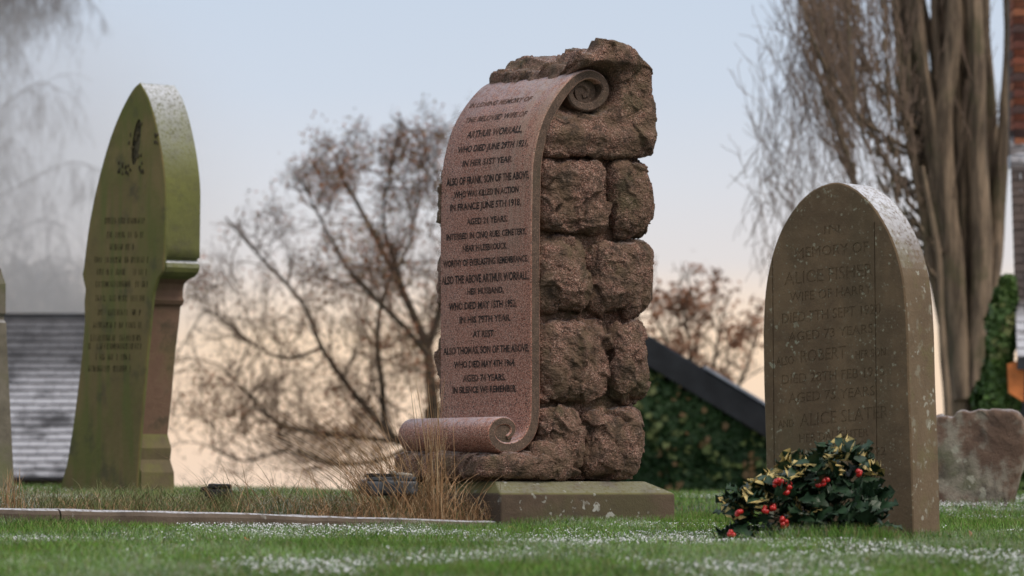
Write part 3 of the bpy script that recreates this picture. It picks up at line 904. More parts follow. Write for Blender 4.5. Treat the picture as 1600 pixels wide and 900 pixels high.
# ---- right headstone (round arched, nearer the camera)
RO, RU, RV, rloc, rrot = face_frame(1420, 836, 15.2, 35, -.172)
rt = empty('round_headstone', RO, rrot, 'brown sandstone headstone with round arched top, frosted on its edge, holly at its foot', 'headstone')
fr_px = [(1428, 862), (1424, 700), (1420, 600), (1418, 520), (1415, 470), (1410, 430), (1402, 397), (1392, 370), (1378, 343), (1362, 320), (1344, 302), (1326, 290), (1308, 285), (1290, 288), (1272, 296), (1254, 310),
         (1236, 332), (1220, 360), (1208, 392), (1199, 430), (1194, 470), (1192, 520), (1193, 600), (1196, 700), (1199, 862)]
rp = np.array([rloc(x, y) for x, y in fr_px])
arc = catmull([tuple(p) for p in rp[3:22]], 3)
outl = [tuple(rp[0]), tuple(rp[1]), tuple(rp[2])] + [tuple(p) for p in arc] + [tuple(rp[22]), tuple(rp[23]), tuple(rp[24])]
rme = slab('slab', outl, 0, .182, M['brown_front'], M['brown_side'], .005)
cv, cf = [], []
def addtext(txt, pa, pb, hp, scale, loc, depth=.004, cv=cv, cf=cf):
    """carve text with its baseline from pixel pa to pixel pb"""
    Vt, Ft = text_geo(txt, .5)
    x0, x1 = Vt[:, 0].min(), Vt[:, 0].max()
    a = np.array(loc(*pa)); b = np.array(loc(*pb)); up = np.array([0, hp / scale])
    t = ((Vt[:, 0] - x0) / (x1 - x0))[:, None]
    q = a + (b - a) * t + up * (Vt[:, 1] / .73)[:, None]
    uo = np.where(Vt[:, 2] > 0, -.004, depth)
    base = len(cv)
    for i in range(len(q)): cv.append((uo[i], q[i, 0], q[i, 1]))
    for f in Ft: cf.append(tuple(j + base for j in f))
rl = [("IN", (1288, 366), (1312, 364), 14), ("MEMORY OF", (1243, 404), (1357, 393), 17), ("ALICE FISHER", (1226, 446), (1364, 431), 21), ("WIFE OF HARRY", (1234, 472), (1362, 458), 15), ("DIED 7TH SEPT 1920", (1222, 506), (1376, 490), 17),
      ("AGED 73 YEARS", (1232, 534), (1364, 520), 15), ("ALSO", (1213, 572), (1240, 569), 14), ("ROBERT", (1251, 567), (1322, 559), 20), ("HER SON", (1337, 561), (1384, 556), 14), ("DIED 28TH FEB 1915", (1222, 601), (1382, 587), 16), ("AGED 75 YEARS", (1232, 630), (1367, 618), 16),
      ("AND", (1216, 669), (1240, 667), 13), ("ALICE SLATER", (1250, 667), (1388, 653), 21), ("HER DAUGHTER", (1249, 692), (1357, 682), 14), ("DIED 4TH JUNE 1922", (1226, 724), (1384, 711), 14)]
for t_, a, b, h_ in rl: addtext(t_, a, b, h_, 468.0, rloc, .0020)
def groove(pa, pb, w=.0016, depth=.004, loc=rloc, cv=cv, cf=cf):
    a = np.array(loc(*pa)); b = np.array(loc(*pb)); base = len(cv)
    d = (b - a) / np.linalg.norm(b - a); n_ = np.array([-d[1], d[0]]) * w
    for uo in (-.004, depth):
        for q in (a - n_, a + n_, b + n_, b - n_): cv.append((uo, q[0], q[1]))
    for f in ((0, 1, 2, 3), (7, 6, 5, 4), (0, 4, 5, 1), (1, 5, 6, 2), (2, 6, 7, 3), (3, 7, 4, 0)): cf.append(tuple(j + base for j in f))
groove((1207, 398), (1211, 880)); groove((1366, 346), (1372, 880))
try:
    r2 = cut(rme, cv, cf, M['brown_front'])
    if len(r2.polygons) > len(rme.polygons): rme = r2
    print('boolean right', len(rme.polygons))
except Exception as e:
    print('boolean failed', e)
link('slab', rme, rt)
sm_ = MB(); sm_.box(.0915, .0945, -.0012, .004, .02, .78)     # joint line down the side

# ---- left headstone (lancet)
LO, LU, LV, lloc, lrot = face_frame(215, 770, 25.0, 50, -.055)
lt = empty('lancet_headstone', LO, lrot, 'tall green algae covered headstone with pointed lancet top and carved flowers, leaning slightly', 'headstone')
lf = [(213, 790), (215, 740), (219, 680), (224, 620), (230, 550), (235, 500), (237, 478), (240, 455), (246, 436), (254, 424), (256, 405), (257.5, 370), (258, 330), (258, 290), (254, 250), (248, 215), (240, 180), (230, 150), (218, 129),
      (208, 138), (195, 160), (183, 186), (172, 215), (162, 248), (153, 282), (145, 318), (138, 356), (133, 395), (130, 420), (128, 428), (130, 440), (133, 452), (131, 472), (132, 500), (128, 550), (121, 610), (113, 670), (104, 725), (97, 750), (88, 790)]
LP = np.array([lloc(x, y) for x, y in lf])
LPs = [tuple(p) for p in LP[:8]] + [tuple(p) for p in catmull([tuple(q) for q in LP[8:19]], 3)][:-1] + [tuple(p) for p in catmull([tuple(q) for q in LP[18:28]], 3)] + [tuple(p) for p in LP[28:]]
lme = slab('slab', LPs, 0, .016, M['green_front'], M['green_side'], .006, True, False)
cv2, cf2 = [], []
# worn rows of carving, too eroded to read: short upright strokes
r = random.Random(4)
for (y, xa, xb) in [(345, 164, 228), (367, 168, 226), (386, 172, 208), (406, 148, 232), (425, 152, 230), (444, 150, 230), (466, 150, 226), (488, 148, 222), (508, 144, 220), (528, 142, 220), (541, 138, 220), (558, 150, 204), (576, 138, 206)]:
    x = xa
    while x < xb:
        w = r.choice((2.2, 3.0, 3.6))
        if r.random() < .82: 
            groove((x, y + 5), (x + .5, y - 5), .0022 + .0012 * r.random(), .005, lloc, cv2, cf2)
            if r.random() < .5: groove((x + .4, y + r.choice((-4, 0, 4))), (x + 1.9, y + r.choice((-4, 0, 4)) - .2), .0022, .005, lloc, cv2, cf2)
        x += w
# niche behind the carved flowers
def ellipse_cut(cx, cy, rx, ry, depth, loc, cv, cf, n=20):
    base = len(cv)
    for uo in (-.01, depth):
        for k in range(n):
            t = 2 * math.pi * k / n; q = loc(cx + rx * math.cos(t) + .12 * ry * math.sin(t) * -1, cy + ry * math.sin(t)); cv.append((uo, q[0], q[1]))
    cf.append(tuple(range(base, base + n))); cf.append(tuple(range(base + 2 * n - 1, base + n - 1, -1)))
    for k in range(n): cf.append((base + k, base + n + k, base + n + (k + 1) % n, base + (k + 1) % n))
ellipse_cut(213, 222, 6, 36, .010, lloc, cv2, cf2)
try:
    r2 = cut(lme, cv2, cf2, M['niche'])
    if len(r2.polygons) > len(lme.polygons): lme = r2
    print('boolean left', len(lme.polygons))
except Exception as e:
    print('boolean failed', e)
link('slab', lme, lt)
# body behind the front slab with capital, neck, shaft and stepped base on its sides
def body_side(side_pts, off):
    return [lloc(x + off, y) for x, y in side_pts]
near = [(213, 790), (214, 735), (204, 716), (206, 698), (194 + 14, 676), (213, 620), (219, 550), (225, 500), (227, 478), (231, 474), (233, 468), (231, 462), (231, 452), (233, 442), (240, 435), (250, 430), (255, 424), (257, 417), (256, 410), (253, 406), (253, 403),
        (257, 401), (257.3, 385)]
near_arc = [(257.5, 370), (258, 330), (258, 290), (254, 250), (248, 215), (240, 180), (230, 150), (218, 129.5)]
far = lf[19:]
bp = [lloc(x, y) for x, y in near] + [tuple(p) for p in catmull([lloc(x, y) for x, y in near_arc], 4)] + [tuple(p) for p in catmull([lloc(x, y) for x, y in far[:9]], 3)] + [lloc(x, y) for x, y in far[9:]]
# fix the stepped foot
bp[0:5] = [lloc(217, 790), lloc(217, 738), lloc(211, 718), lloc(213, 700), lloc(207, 678)]
body = slab('body', bp, .0162, .24, M['green_side'], M['green_side'], .004, False)
for p in body.polygons:
    z = p.center.z; 
    pass
body.materials.append(M['shaft']); body.materials.append(M['ledge'])
zc = lloc(240, 400)[1]; zs0 = lloc(225, 676)[1]; zcap = lloc(240, 434)[1]
for p in body.polygons:
    if p.center.y < .12 and abs(p.normal.x) < .5:
        if p.center.z < zs0: p.material_index = 3
        elif p.center.z < zcap: p.material_index = 2
for p in body.polygons:
    if p.material_index == 1 and p.center.z > zc and abs(p.normal.x) < .3: p.use_smooth = True
link('body', body, lt)
# carved flowers in the niche
def blob(name, V0, r3, mat, parent, seed, n=8):
    if n not in CG: CG[n] = cubegrid(n)
    G, Q = CG[n]
    S = G / np.linalg.norm(G, axis=1, keepdims=True)
    S = S * (1 + .25 * fbm(S * 2.2 + seed, 2, seed))[:, None]
    return S * np.array(r3) + np.array(V0), Q
r = random.Random(9); vv_ = []; qq_ = []; b = 0
for k in range(19):
    t = r.random() * 2 * math.pi; rad = math.sqrt(r.random())
    cx = 213 + 12 * rad * math.cos(t); cy = 224 + 50 * rad * math.sin(t)
    q = lloc(cx, cy)
    Vb, Qb = blob('x', (.004 + .02 * r.random(), q[0], q[1]), (.012, .006 + .008 * r.random(), .009 + .010 * r.random()), None, None, k, 6)
    vv_.append(Vb); qq_.append(Qb + b); b += len(Vb)
o = link('carved_flowers', mesh('carved_flowers', np.concatenate(vv_), np.concatenate(qq_), M['green_dark'], True), lt, 'stuff')
for (cx, cy) in ((244, 218), (188, 262), (200, 268), (222, 262)):
    vv_ = []; qq_ = []; b = 0
    for k in range(7):
        q = lloc(cx + r.uniform(-4, 4), cy + r.uniform(-9, 9))
        Vb, Qb = blob('x', (0.0, q[0], q[1]), (.008, .006, .010), None, None, k, 6); vv_.append(Vb); qq_.append(Qb + b); b += len(Vb)
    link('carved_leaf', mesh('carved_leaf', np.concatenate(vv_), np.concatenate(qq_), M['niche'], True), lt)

# ---- headstone cut by the left edge of the frame
EO, EU, EV, eloc, erot = face_frame(12, 770, 23.0, 50, -.06)
et = empty('weathered_headstone', EO, erot, 'grey green weathered headstone cut off by the left edge of the photo', 'headstone')
ef = [(-5, 790), (-8, 740), (-14, 640), (-20, 540), (-22, 470), (-20, 440), (-24, 400), (-40, 350), (-62, 300), (-90, 280), (-112, 320), (-130, 370), (-142, 420), (-146, 470), (-146, 540), (-156, 640), (-168, 740), (-180, 790)]
ep = [eloc(x - 34, y) for x, y in ef]
em = slab('slab', ep, 0, .16, M['grey_stone'], M['grey_stone'], .006)
link('slab', em, et)
mb = MB()
zt_ = eloc(0, 420)[1]; zk = eloc(0, 500)[1]
eb = slab('pilaster', [eloc(x - 29, y) for x, y in [(4, 790), (2, 740), (-3, 640), (-8, 540), (-9, 503), (-13, 498), (-13, 494), (-10, 488), (-10, 450), (-10, 442), (-14, 430), (-18, 417), (-24, 414), (-40, 414), (-40, 790)]], .01, .19, M['grey_stone'], M['grey_stone'], .004)
link('pilaster', eb, et)

# ---- low broad rough stone at the right edge
QO, QU, QV, qloc, qrot = face_frame(1600, 782, 22.5, 15, -.10)
qt = empty('broad_headstone', QO, qrot, 'low broad red sandstone grave marker blotched with pale lichen at the right edge', 'headstone')
qp = [(1574, 800), (1582, 780), (1594, 740), (1601, 700), (1602, 672), (1597, 657), (1588, 646), (1578, 642), (1560, 640), (1532, 639), (1520, 642), (1512, 643), (1504, 640), (1494, 643), (1487, 650), (1478, 649), (1466, 649), (1455, 654), (1448, 666), (1446, 720), (1448, 800)]
Pq = catmull([qloc(x, y) for x, y in qp], 4)
qm = slab('slab', [tuple(p) for p in Pq], 0, .12, M['red_stone'], M['red_stone'], .012)
bm = bmesh.new(); bm.from_mesh(qm)
bmesh.ops.triangulate(bm, faces=[f for f in bm.faces if len(f.verts) > 4])
for _ in range(3):
    bmesh.ops.subdivide_edges(bm, edges=[e for e in bm.edges if e.calc_length() > .018], cuts=1, use_grid_fill=True)
    bmesh.ops.triangulate(bm, faces=[f for f in bm.faces if len(f.verts) > 4])
bm.normal_update()
co = np.array([v.co[:] for v in bm.verts]); nr = np.array([v.normal[:] for v in bm.verts])
dsp = .010 * fbm(co * 9, 4, 31) + .010 * cells(co * 11, 5)[1] * (1 - smooth(.3, .7, cells(co * 11, 5)[0]))
for v, d in zip(bm.verts, dsp): v.co += v.normal * float(d)
bm.to_mesh(qm); bm.free()
for p in qm.polygons: p.use_smooth = True
link('slab', qm, qt)

# ------------------------------------------------------------------ holly bunch
def leaf_mat(name, c1, c2, rough=.3, spec=.5, sc=40):
    m = NT(name); m.col(m.mix(m.mr(m.noise(sc, 4, .6), .35, .65), c1, c2)); m.rough(rough); m.spec(spec); m.bump(m.noise(150, 3), .0006); return m.m
M['holly'] = leaf_mat('holly_green', (.010, .030, .012), (.024, .056, .026), .42, .4)
M['cream'] = leaf_mat('holly_cream_margin', (.38, .28, .08), (.52, .42, .17), .5, .4)
M['berry'] = leaf_mat('holly_berry_red', (.30, .008, .008), (.48, .018, .014), .25, .6)
M['stem'] = plain('holly_stem', (.05, .045, .02))
def holly_leaf(seed, varieg):
    r = random.Random(seed); L = .068; Wl = .0255
    n = 4; up = []; 
    cen = [(t * L, 0, .010 * math.sin(t * 3.1) ) for t in np.linspace(0, 1, n + 1)]
    V = list(cen); Fc = []; Mi = []
    def env(t): return Wl * (math.sin(math.pi * min(1, t * .9 + .08)) ** .8)
    for s_ in (1, -1):
        inner = len(V)
        for i in range(n + 1):
            t = i / n
            V.append((t * L, s_ * env(t) * (.62 if varieg else .6), cen[i][2] + .004))
        outer = len(V); oc = []
        for i in range(2 * n - 1):
            t = (i + .5) / (2 * n - 1 + .5)
            spike = i % 2 == 0
            w = env(t) * (1.35 if spike else .74) + (.0025 if spike else 0)
            z = cen[0][2] + .010 * math.sin(t * 3.1) + (.009 if spike else -.003) + r.uniform(-.002, .002)
            V.append(((t + (.03 if spike else 0)) * L, s_ * w, z)); oc.append(outer + i)
        for i in range(n):
            a, b, c, d = i, i + 1, inner + i + 1, inner + i
            Fc.append((a, b, c, d) if s_ > 0 else (d, c, b, a)); Mi.append(0)
        # outer ring : zip inner (n+1) to outer (2n-1)
        chain = [inner] + oc + [inner + n]
        for j in range(len(chain) - 1):
            i_in = inner + min(n, max(0, round((j) / (len(chain) - 2) * n)))
            i_in2 = inner + min(n, max(0, round((j + 1) / (len(chain) - 1) * n)))
            f = [chain[j], chain[j + 1], i_in2, i_in]
            f2 = []
            for q in f:
                if q not in f2: f2.append(q)
            if len(f2) >= 3: Fc.append(tuple(f2 if s_ < 0 else f2[::-1])); Mi.append(1 if varieg else 0)
        
    me_ = mesh('holly_leaf', V, Fc, [M['holly'], M['cream']], True, Mi)
    return me_
LG = [holly_leaf(k, False) for k in range(3)]; LV_ = [holly_leaf(10 + k, True) for k in range(3)]
HD = 14.75
hroot_p = at(1270, 838, HD)
ht = empty('holly_bunch', (hroot_p.x, hroot_p.y, -.165), 0, 'bunch of dark and cream edged holly with red berries laid against the headstone', 'holly')
r = random.Random(21)
def hull(px):  # top outline of the bunch
    return float(lerp_tab(px, [(1118, 820), (1135, 795), (1150, 770), (1175, 768), (1200, 745), (1225, 728), (1245, 722), (1280, 712), (1300, 702), (1325, 697), (1345, 712), (1358, 745), (1372, 790), (1388, 835)]))
cream_spots = [(1185, 770, 20), (1150, 812, 14), (1238, 730, 12), (1245, 755, 14), (1275, 735, 14), (1312, 730, 20), (1340, 715, 14), (1325, 700, 8), (1300, 745, 10), (1175, 795, 12), (1195, 800, 8), (1218, 832, 6), (1345, 745, 12)]
nl = 0
while nl < 240:
    px = 1366 - 226 * r.random() ** 1.2; top = hull(px) + 9; py = r.uniform(top, 842)
    if r.random() < .25: py = top + r.uniform(0, 14)
    depth = HD + r.uniform(-.10, .08) - (py - top) / 480 * .10
    p = at(px, py, depth)
    cream = any(math.hypot(px - a, py - b) < s_ for a, b, s_ in cream_spots) and r.random() < .6 or (r.random() < .12 and px < 1300)
    me_ = r.choice(LV_ if cream else LG)
    o = link('holly_leaf', me_, ht)
    o.location = (p.x - hroot_p.x, p.y - hroot_p.y - .03, p.z + .165)
    yaw = r.uniform(0, 2 * math.pi); o.rotation_euler = (r.uniform(-.9, 1.3), r.uniform(-.9, .5), yaw)
    s_ = r.uniform(.8, 1.3); o.scale = (s_, s_, s_)
    nl += 1
for k in range(60):
    px = r.uniform(1235, 1372); py = r.uniform(max(hull(px) + 20, 765), 846)
    p = at(px, py, HD + r.uniform(-.10, .08) - .05)
    o = link('holly_leaf', r.choice(LG), ht); o.location = (p.x - hroot_p.x, p.y - hroot_p.y - .03, p.z + .165)
    o.rotation_euler = (r.uniform(-.9, 1.3), r.uniform(-.9, .5), r.uniform(0, 6.28)); s_ = r.uniform(.9, 1.35); o.scale = (s_, s_, s_)
if 7 not in CG: CG[7] = cubegrid(7)
G, Q = CG[7]; S = G / np.linalg.norm(G, axis=1, keepdims=True)
bme = mesh('berry', S * .0086, Q, M['berry'], True)
clusters = [(1213, 755, 3), (1219, 752, 2), (1233, 760, 2), (1228, 768, 3), (1278, 756, 2), (1290, 750, 3), (1285, 753, 1), (1197, 796, 2), (1208, 792, 2), (1225, 812, 3), (1226, 820, 3), (1342, 738, 2), (1154, 801, 2), (1143, 834, 1)]
for (px, py, n_) in clusters:
    for k in range(n_ + 2):
        p = at(px + r.uniform(-3.6, 3.6), py + r.uniform(-3.6, 3.6), HD - .18 + r.uniform(-.01, .01))
        o = link('berry', bme, ht); o.location = (p.x - hroot_p.x, p.y - hroot_p.y, p.z + .165)
sg = []
for k in range(14):
    a = at(r.uniform(1250, 1360), 838, HD); b_ = at(r.uniform(1140, 1360), r.uniform(730, 800), HD)
    sg.append([a.x - hroot_p.x, a.y - hroot_p.y, a.z + .165, b_.x - hroot_p.x, b_.y - hroot_p.y, b_.z + .165, .003, .0015])
v_, q_ = tubes(sg, 5)
link('stems', mesh('stems', v_, q_, M['stem']), ht)

# ------------------------------------------------------------------ small things in the grave bed
M['black'] = plain('blackened_stone', (.020, .018, .017), .6, .5, 60)
M['slate_grey'] = plain('dark_bluish_metal', (.045, .052, .060), .45, .5, 30, .5)
M['pale_stone'] = plain('pale_pebble', (.30, .28, .24), .8, .3, 40)
def rounded(name, c, h, mat, parent, n=14, k=6, amp=.004, seed=1):
    if n not in CG: CG[n] = cubegrid(n)
    G, Q = CG[n]; d = (np.abs(G) ** k).sum(1) ** (1 / k); S = G / d[:, None]
    P = S * np.array(h) + np.array(c); P = P + (S * (amp * fbm(P * 30, 3, seed))[:, None])
    return link(name, mesh(name, P, Q, mat, True), parent)
u_, v0_ = (-.66, .16)
wp = mw(u_, v0_); vb_ = at(606, 772, wp.y)
vt = empty('flower_trough', (vb_.x, vb_.y, vb_.z - .01), .12, 'dark low grave flower trough with pale pebbles on top among dead straw', 'flower trough')
rounded('trough', (0, 0, .035), (.118, .06, .032), M['slate_grey'], vt, 16, 6, .006, 3)
rounded('rim', (.012, 0, .071), (.098, .052, .009), M['slate_grey'], vt, 12, 8, .003, 4)
rounded('lid', (-.035, -.005, .084), (.058, .045, .008), M['black'], vt, 12, 7, .003, 5)
for k, (x, y, z) in enumerate([(.045, -.03, .088), (.07, -.02, .087), (.055, .02, .09), (.085, .01, .085), (.02, -.01, .095)]):
    rounded('pebble', (x, y, z), (.016, .012, .008), M['pale_stone'], vt, 6, 2.5, .002, 10 + k)
bp_ = at(342, 783, 18.3)
bt = empty('flower_pot', (bp_.x, bp_.y, bp_.z), -.1, 'small blackened pot stub lying in the grass right of the green lancet headstone', 'flower pot')
rounded('bowl', (0, 0, .028), (.055, .045, .030), M['black'], bt, 14, 3, .012, 6)
rounded('rim', (.005, 0, .060), (.046, .038, .010), M['black'], bt, 12, 6, .004, 7)
rounded('handle', (-.055, 0, .045), (.022, .016, .014), M['black'], bt, 8, 3, .008, 8)

# ------------------------------------------------------------------ fallen leaves
M['leaf_orange'] = leaf_mat('fallen_leaf_orange', (.42, .10, .03), (.55, .17, .05), .6, .3)
M['leaf_pink'] = leaf_mat('fallen_leaf_pink_brown', (.34, .14, .09), (.46, .22, .15), .6, .3)
M['leaf_dark'] = leaf_mat('fallen_leaf_dark', (.05, .025, .016), (.09, .045, .03), .7, .3)
def fallen(px, py, D, size, mat, label, rot):
    n = 10; V = [(0, 0, 0)]; Fc = []
    for k in range(n):
        t = 2 * math.pi * k / n; rr = size * (.85 + .3 * (k % 2))
        V.append((rr * math.cos(t), .55 * rr * math.sin(t), .25 * size * math.cos(2 * t)))
    for k in range(n): Fc.append((0, 1 + k, 1 + (k + 1) % n))
    sl_ = len(V); V += [(x, y, z - .0012) for x, y, z in V[:]]
    Fc += [(sl_, sl_ + 1 + (k + 1) % n, sl_ + 1 + k) for k in range(n)]
    o = link('fallen_leaf', mesh('fallen_leaf', V, Fc, mat, True), None, None, label, 'leaf', 'fallen leaves on the grass')
    o.location = at(px, py, D); o.rotation_euler = rot
fallen(1518, 836, 15.4, .017, M['leaf_pink'], 'pinkish brown fallen leaf standing in grass right of the round headstone', (1.2, .9, .3))
fallen(797, 823, 18.05, .012, M['leaf_orange'], 'small orange fallen leaf where the kerb meets the plinth', (.9, .2, .3))
fallen(1442, 868, 13.2, .018, M['leaf_dark'], 'dark wet leaf in frosted grass below the round headstone', (.5, .2, .4))
fallen(1550, 872, 12.8, .02, M['leaf_dark'], 'dark wet leaf lying near the bottom right corner', (.4, .1, 1.0))
fallen(386, 842, 14.6, .012, M['leaf_orange'], 'small rusty leaf in the lawn below the long kerb', (.7, .4, .5))
fallen(908, 886, 11.8, .010, M['leaf_dark'], 'tiny brown leaf in frosted grass at the bottom centre', (.7, .4, .5))

# ------------------------------------------------------------------ trees
M['bark_grey'] = plain('grey_brown_bark', (.055, .042, .030), .9, .4, 12)
m = NT('olive_brown_bark')
c = m.mix(m.mr(m.noise(1.0, 5, .65, m.coord((16, 16, 1.6))), .38, .62), (.095, .070, .048), (.29, .215, .145))
c = m.mix(m.math('MULTIPLY', m.mr(m.noise(2.2, 4, .6), .5, .66), .6), c, (.10, .095, .045))
m.col(c); m.rough(.9); m.bump(m.noise(1.0, 5, .7, m.coord((30, 30, 3))), .03)
M['bark_poplar'] = m.m
M['twig'] = plain('reddish_brown_twigs', (.11, .072, .05), .9, .3, 5)
M['twig_poplar'] = plain('brown_poplar_twigs', (.20, .145, .11), .9, .3, 5)
M['twig_far'] = plain('grey_birch_twigs', (.10, .085, .08), .9, .3, 2)
M['dead_leaf'] = plain('clinging_dead_leaves', (.26, .12, .065), .8, .35, 3)
M['dead_leaf_olive'] = plain('clinging_olive_leaves', (.20, .14, .07), .8, .35, 3)

def grow(segs, p, d, L, r, lev, rnd, spread=.6, up=.15, nch=3, minr=.004, tips=None, step=4, wig=.16, ratio=.62, gravity=0.0):
    pts = [p.copy()]; d = d.normalized()
    for i in range(step):
        d = (d + Vector((rnd.gauss(0, wig), rnd.gauss(0, wig), rnd.gauss(0, wig) + up * .3 - gravity * (i + 1) / step))).normalized()
        q = pts[-1] + d * (L / step)
        ra = r * (1 - .55 * i / step); rb = r * (1 - .55 * (i + 1) / step)
        segs.append((*pts[-1], *q, max(ra, minr), max(rb, minr)))
        pts.append(q)
    if lev <= 0:
        if tips is not None: tips.append(pts[-1]); tips.append(pts[-2])
        return
    for k in range(nch):
        t = rnd.uniform(.25, 1.0); i = min(step - 1, int(t * step)); base = pts[i].lerp(pts[i + 1], t * step - i)
        rv = Vector((rnd.gauss(0, 1), rnd.gauss(0, 1), rnd.gauss(0, 1)))
        nd = (d + rv.normalized() * spread + Vector((0, 0, up))).normalized()
        grow(segs, base, nd, L * ratio * rnd.uniform(.7, 1.2), r * .55, lev - 1, rnd, spread, up, nch, minr, tips, step, wig, ratio, gravity)

def limb(px_pts, D, r0, r1, dy=0.0, n=6, wob=.0):
    P = [at(x, y, D + dd) for x, y, dd in px_pts]
    C = catmull([tuple(p) for p in P], n)
    k = len(C); out = []
    for i in range(k - 1):
        a = r0 + (r1 - r0) * i / (k - 1); b = r0 + (r1 - r0) * (i + 1) / (k - 1)
        out.append((*C[i], *C[i + 1], a, b))
    return C, out

def leaf_quads(tips, per, size, rnd_np, spread):
    T = np.array([tuple(t) for t in tips]); T = np.repeat(T, per, 0)
    n = len(T); T = T + rnd_np.normal(0, spread, (n, 3))
    a = rnd_np.normal(0, 1, (n, 3)); a /= np.linalg.norm(a, axis=1, keepdims=True)
    b = np.cross(a, rnd_np.normal(0, 1, (n, 3))); b /= np.linalg.norm(b, axis=1, keepdims=True)
    s_ = size * rnd_np.uniform(.6, 1.3, (n, 1))
    V = np.stack([T - a * s_, T + b * s_ * .5, T + a * s_, T - b * s_ * .5], 1).reshape(-1, 3)
    return V, np.arange(4 * n).reshape(-1, 4)

def sub(V, o): return np.asarray(V) - np.array(tuple(o))
def shift(segs, o):
    S = np.array(segs); o = np.array(tuple(o)); S[:, :3] -= o; S[:, 3:6] -= o; return S

# ---- bare oak with clinging brown leaves, left of the monument
def oak():
    D = 75.0
    rnd = random.Random(5); rn = np.random.default_rng(5)
    base = at(700, 765, D); base.z = float(gz(base.x, base.y))
    t = empty('oak_tree', base, 0, 'bare spreading tree with clinging brown leaves behind the scroll monument', 'tree')
    _, tr = limb([(700, 830, 0), (694, 760, 0), (686, 700, 0), (678, 640, 0)], D, .26, .17)
    v_, q_ = tubes(shift(tr, base), 8); link('trunk', mesh('trunk', v_, q_, M['bark_grey'], True), t)
    limbs = [([(678, 645, 0), (672, 590, 0), (668, 545, .3), (650, 500, .8), (617, 430, 1.2), (583, 363, 1.6), (550, 303, 2), (528, 262, 2)], .15, .03),
             ([(680, 660, 0), (640, 690, -.3), (605, 668, -.5), (597, 603, -.6), (590, 530, -.6), (600, 460, -.4), (640, 380, 0), (655, 290, .3)], .10, .025),
             ([(612, 680, -.5), (590, 657, -.7), (550, 610, -1), (503, 543, -1.4), (470, 470, -1.8), (403, 397, -2.0), (352, 340, -2)], .085, .02),
             ([(640, 692, -.2), (557, 683, .4), (490, 675, .8), (437, 663, 1), (390, 617, 1.2), (343, 570, 1.4)], .07, .018),
             ([(650, 694, -.2), (590, 720, .4), (520, 725, .8), (450, 705, 1), (380, 720, 1.2), (330, 700, 1.4)], .06, .016),
             ([(503, 543, -1.4), (450, 560, -1), (400, 540, -1), (350, 500, -.5), (315, 480, 0)], .04, .014),
             ([(668, 545, .3), (690, 470, .6), (700, 380, 1), (690, 290, 1), (650, 215, 1)], .10, .02),
             ([(670, 560, 0), (640, 520, -1.5), (600, 480, -2.5), (545, 420, -3), (500, 340, -3), (470, 280, -3)], .07, .018),
             ([(676, 610, 0), (740, 560, .5), (800, 480, 1), (850, 400, 1.4)], .08, .02),
             ([(630, 450, 1), (600, 350, .5), (610, 270, 0), (630, 200, 0)], .05, .015)]
    tips = []; tw = []
    for pts, r0, r1 in limbs:
        C, sg = limb(pts, D, r0 * .75, r1 * .75)
        v_, q_ = tubes(shift(sg, base), 5); link('branch', mesh('branch', v_, q_, M['bark_grey'], True), t)
        n = len(C)
        for i in range(4, n, 1):
            for k in range(2):
                if rnd.random() < .46:
                    d = Vector(C[min(i, n - 1)]) - Vector(C[i - 2]); d.normalize()
                    d = d * .5 + Vector((rnd.gauss(0, .7), rnd.gauss(0, .7), rnd.gauss(.25, .6)))
                    grow(tw, Vector(C[i]), d, rnd.uniform(.6, 1.25), .016, 3, rnd, .9, .12, 3, .0031, tips, 3, .22, .62)
    def inside(p):
        x, y = project(p)
        return y > lerp_tab(x, [(270, 560), (290, 430), (335, 345), (400, 320), (455, 260), (480, 215), (560, 205), (640, 180), (760, 165), (900, 300)]) + 14 * math.sin(x * .11) + rnd.uniform(-12, 12)
    tw = [g_ for g_ in tw if inside(g_[3:6])]; tips = [p for p in tips if inside(p)]
    v_, q_ = tubes(shift(tw, base), 3)
    link('twigs', mesh('twigs', v_, q_, M['twig']), t, 'stuff')
    tn = np.array([tuple(p) for p in tips]); msk = fbm(tn * 1.1, 3, 40) > .0
    tn = tn[msk]
    sel = rn.random(len(tn)) < .62
    v_, q_ = leaf_quads(tn[sel], 2, .036, rn, .12)
    link('brown_leaves', mesh('brown_leaves', sub(v_, base), q_, M['dead_leaf']), t, 'stuff')
    v_, q_ = leaf_quads(tn[~sel], 2, .034, rn, .12)
    link('olive_leaves', mesh('olive_leaves', sub(v_, base), q_, M['dead_leaf_olive']), t, 'stuff')
    print('oak', len(tw), len(tips))
oak()

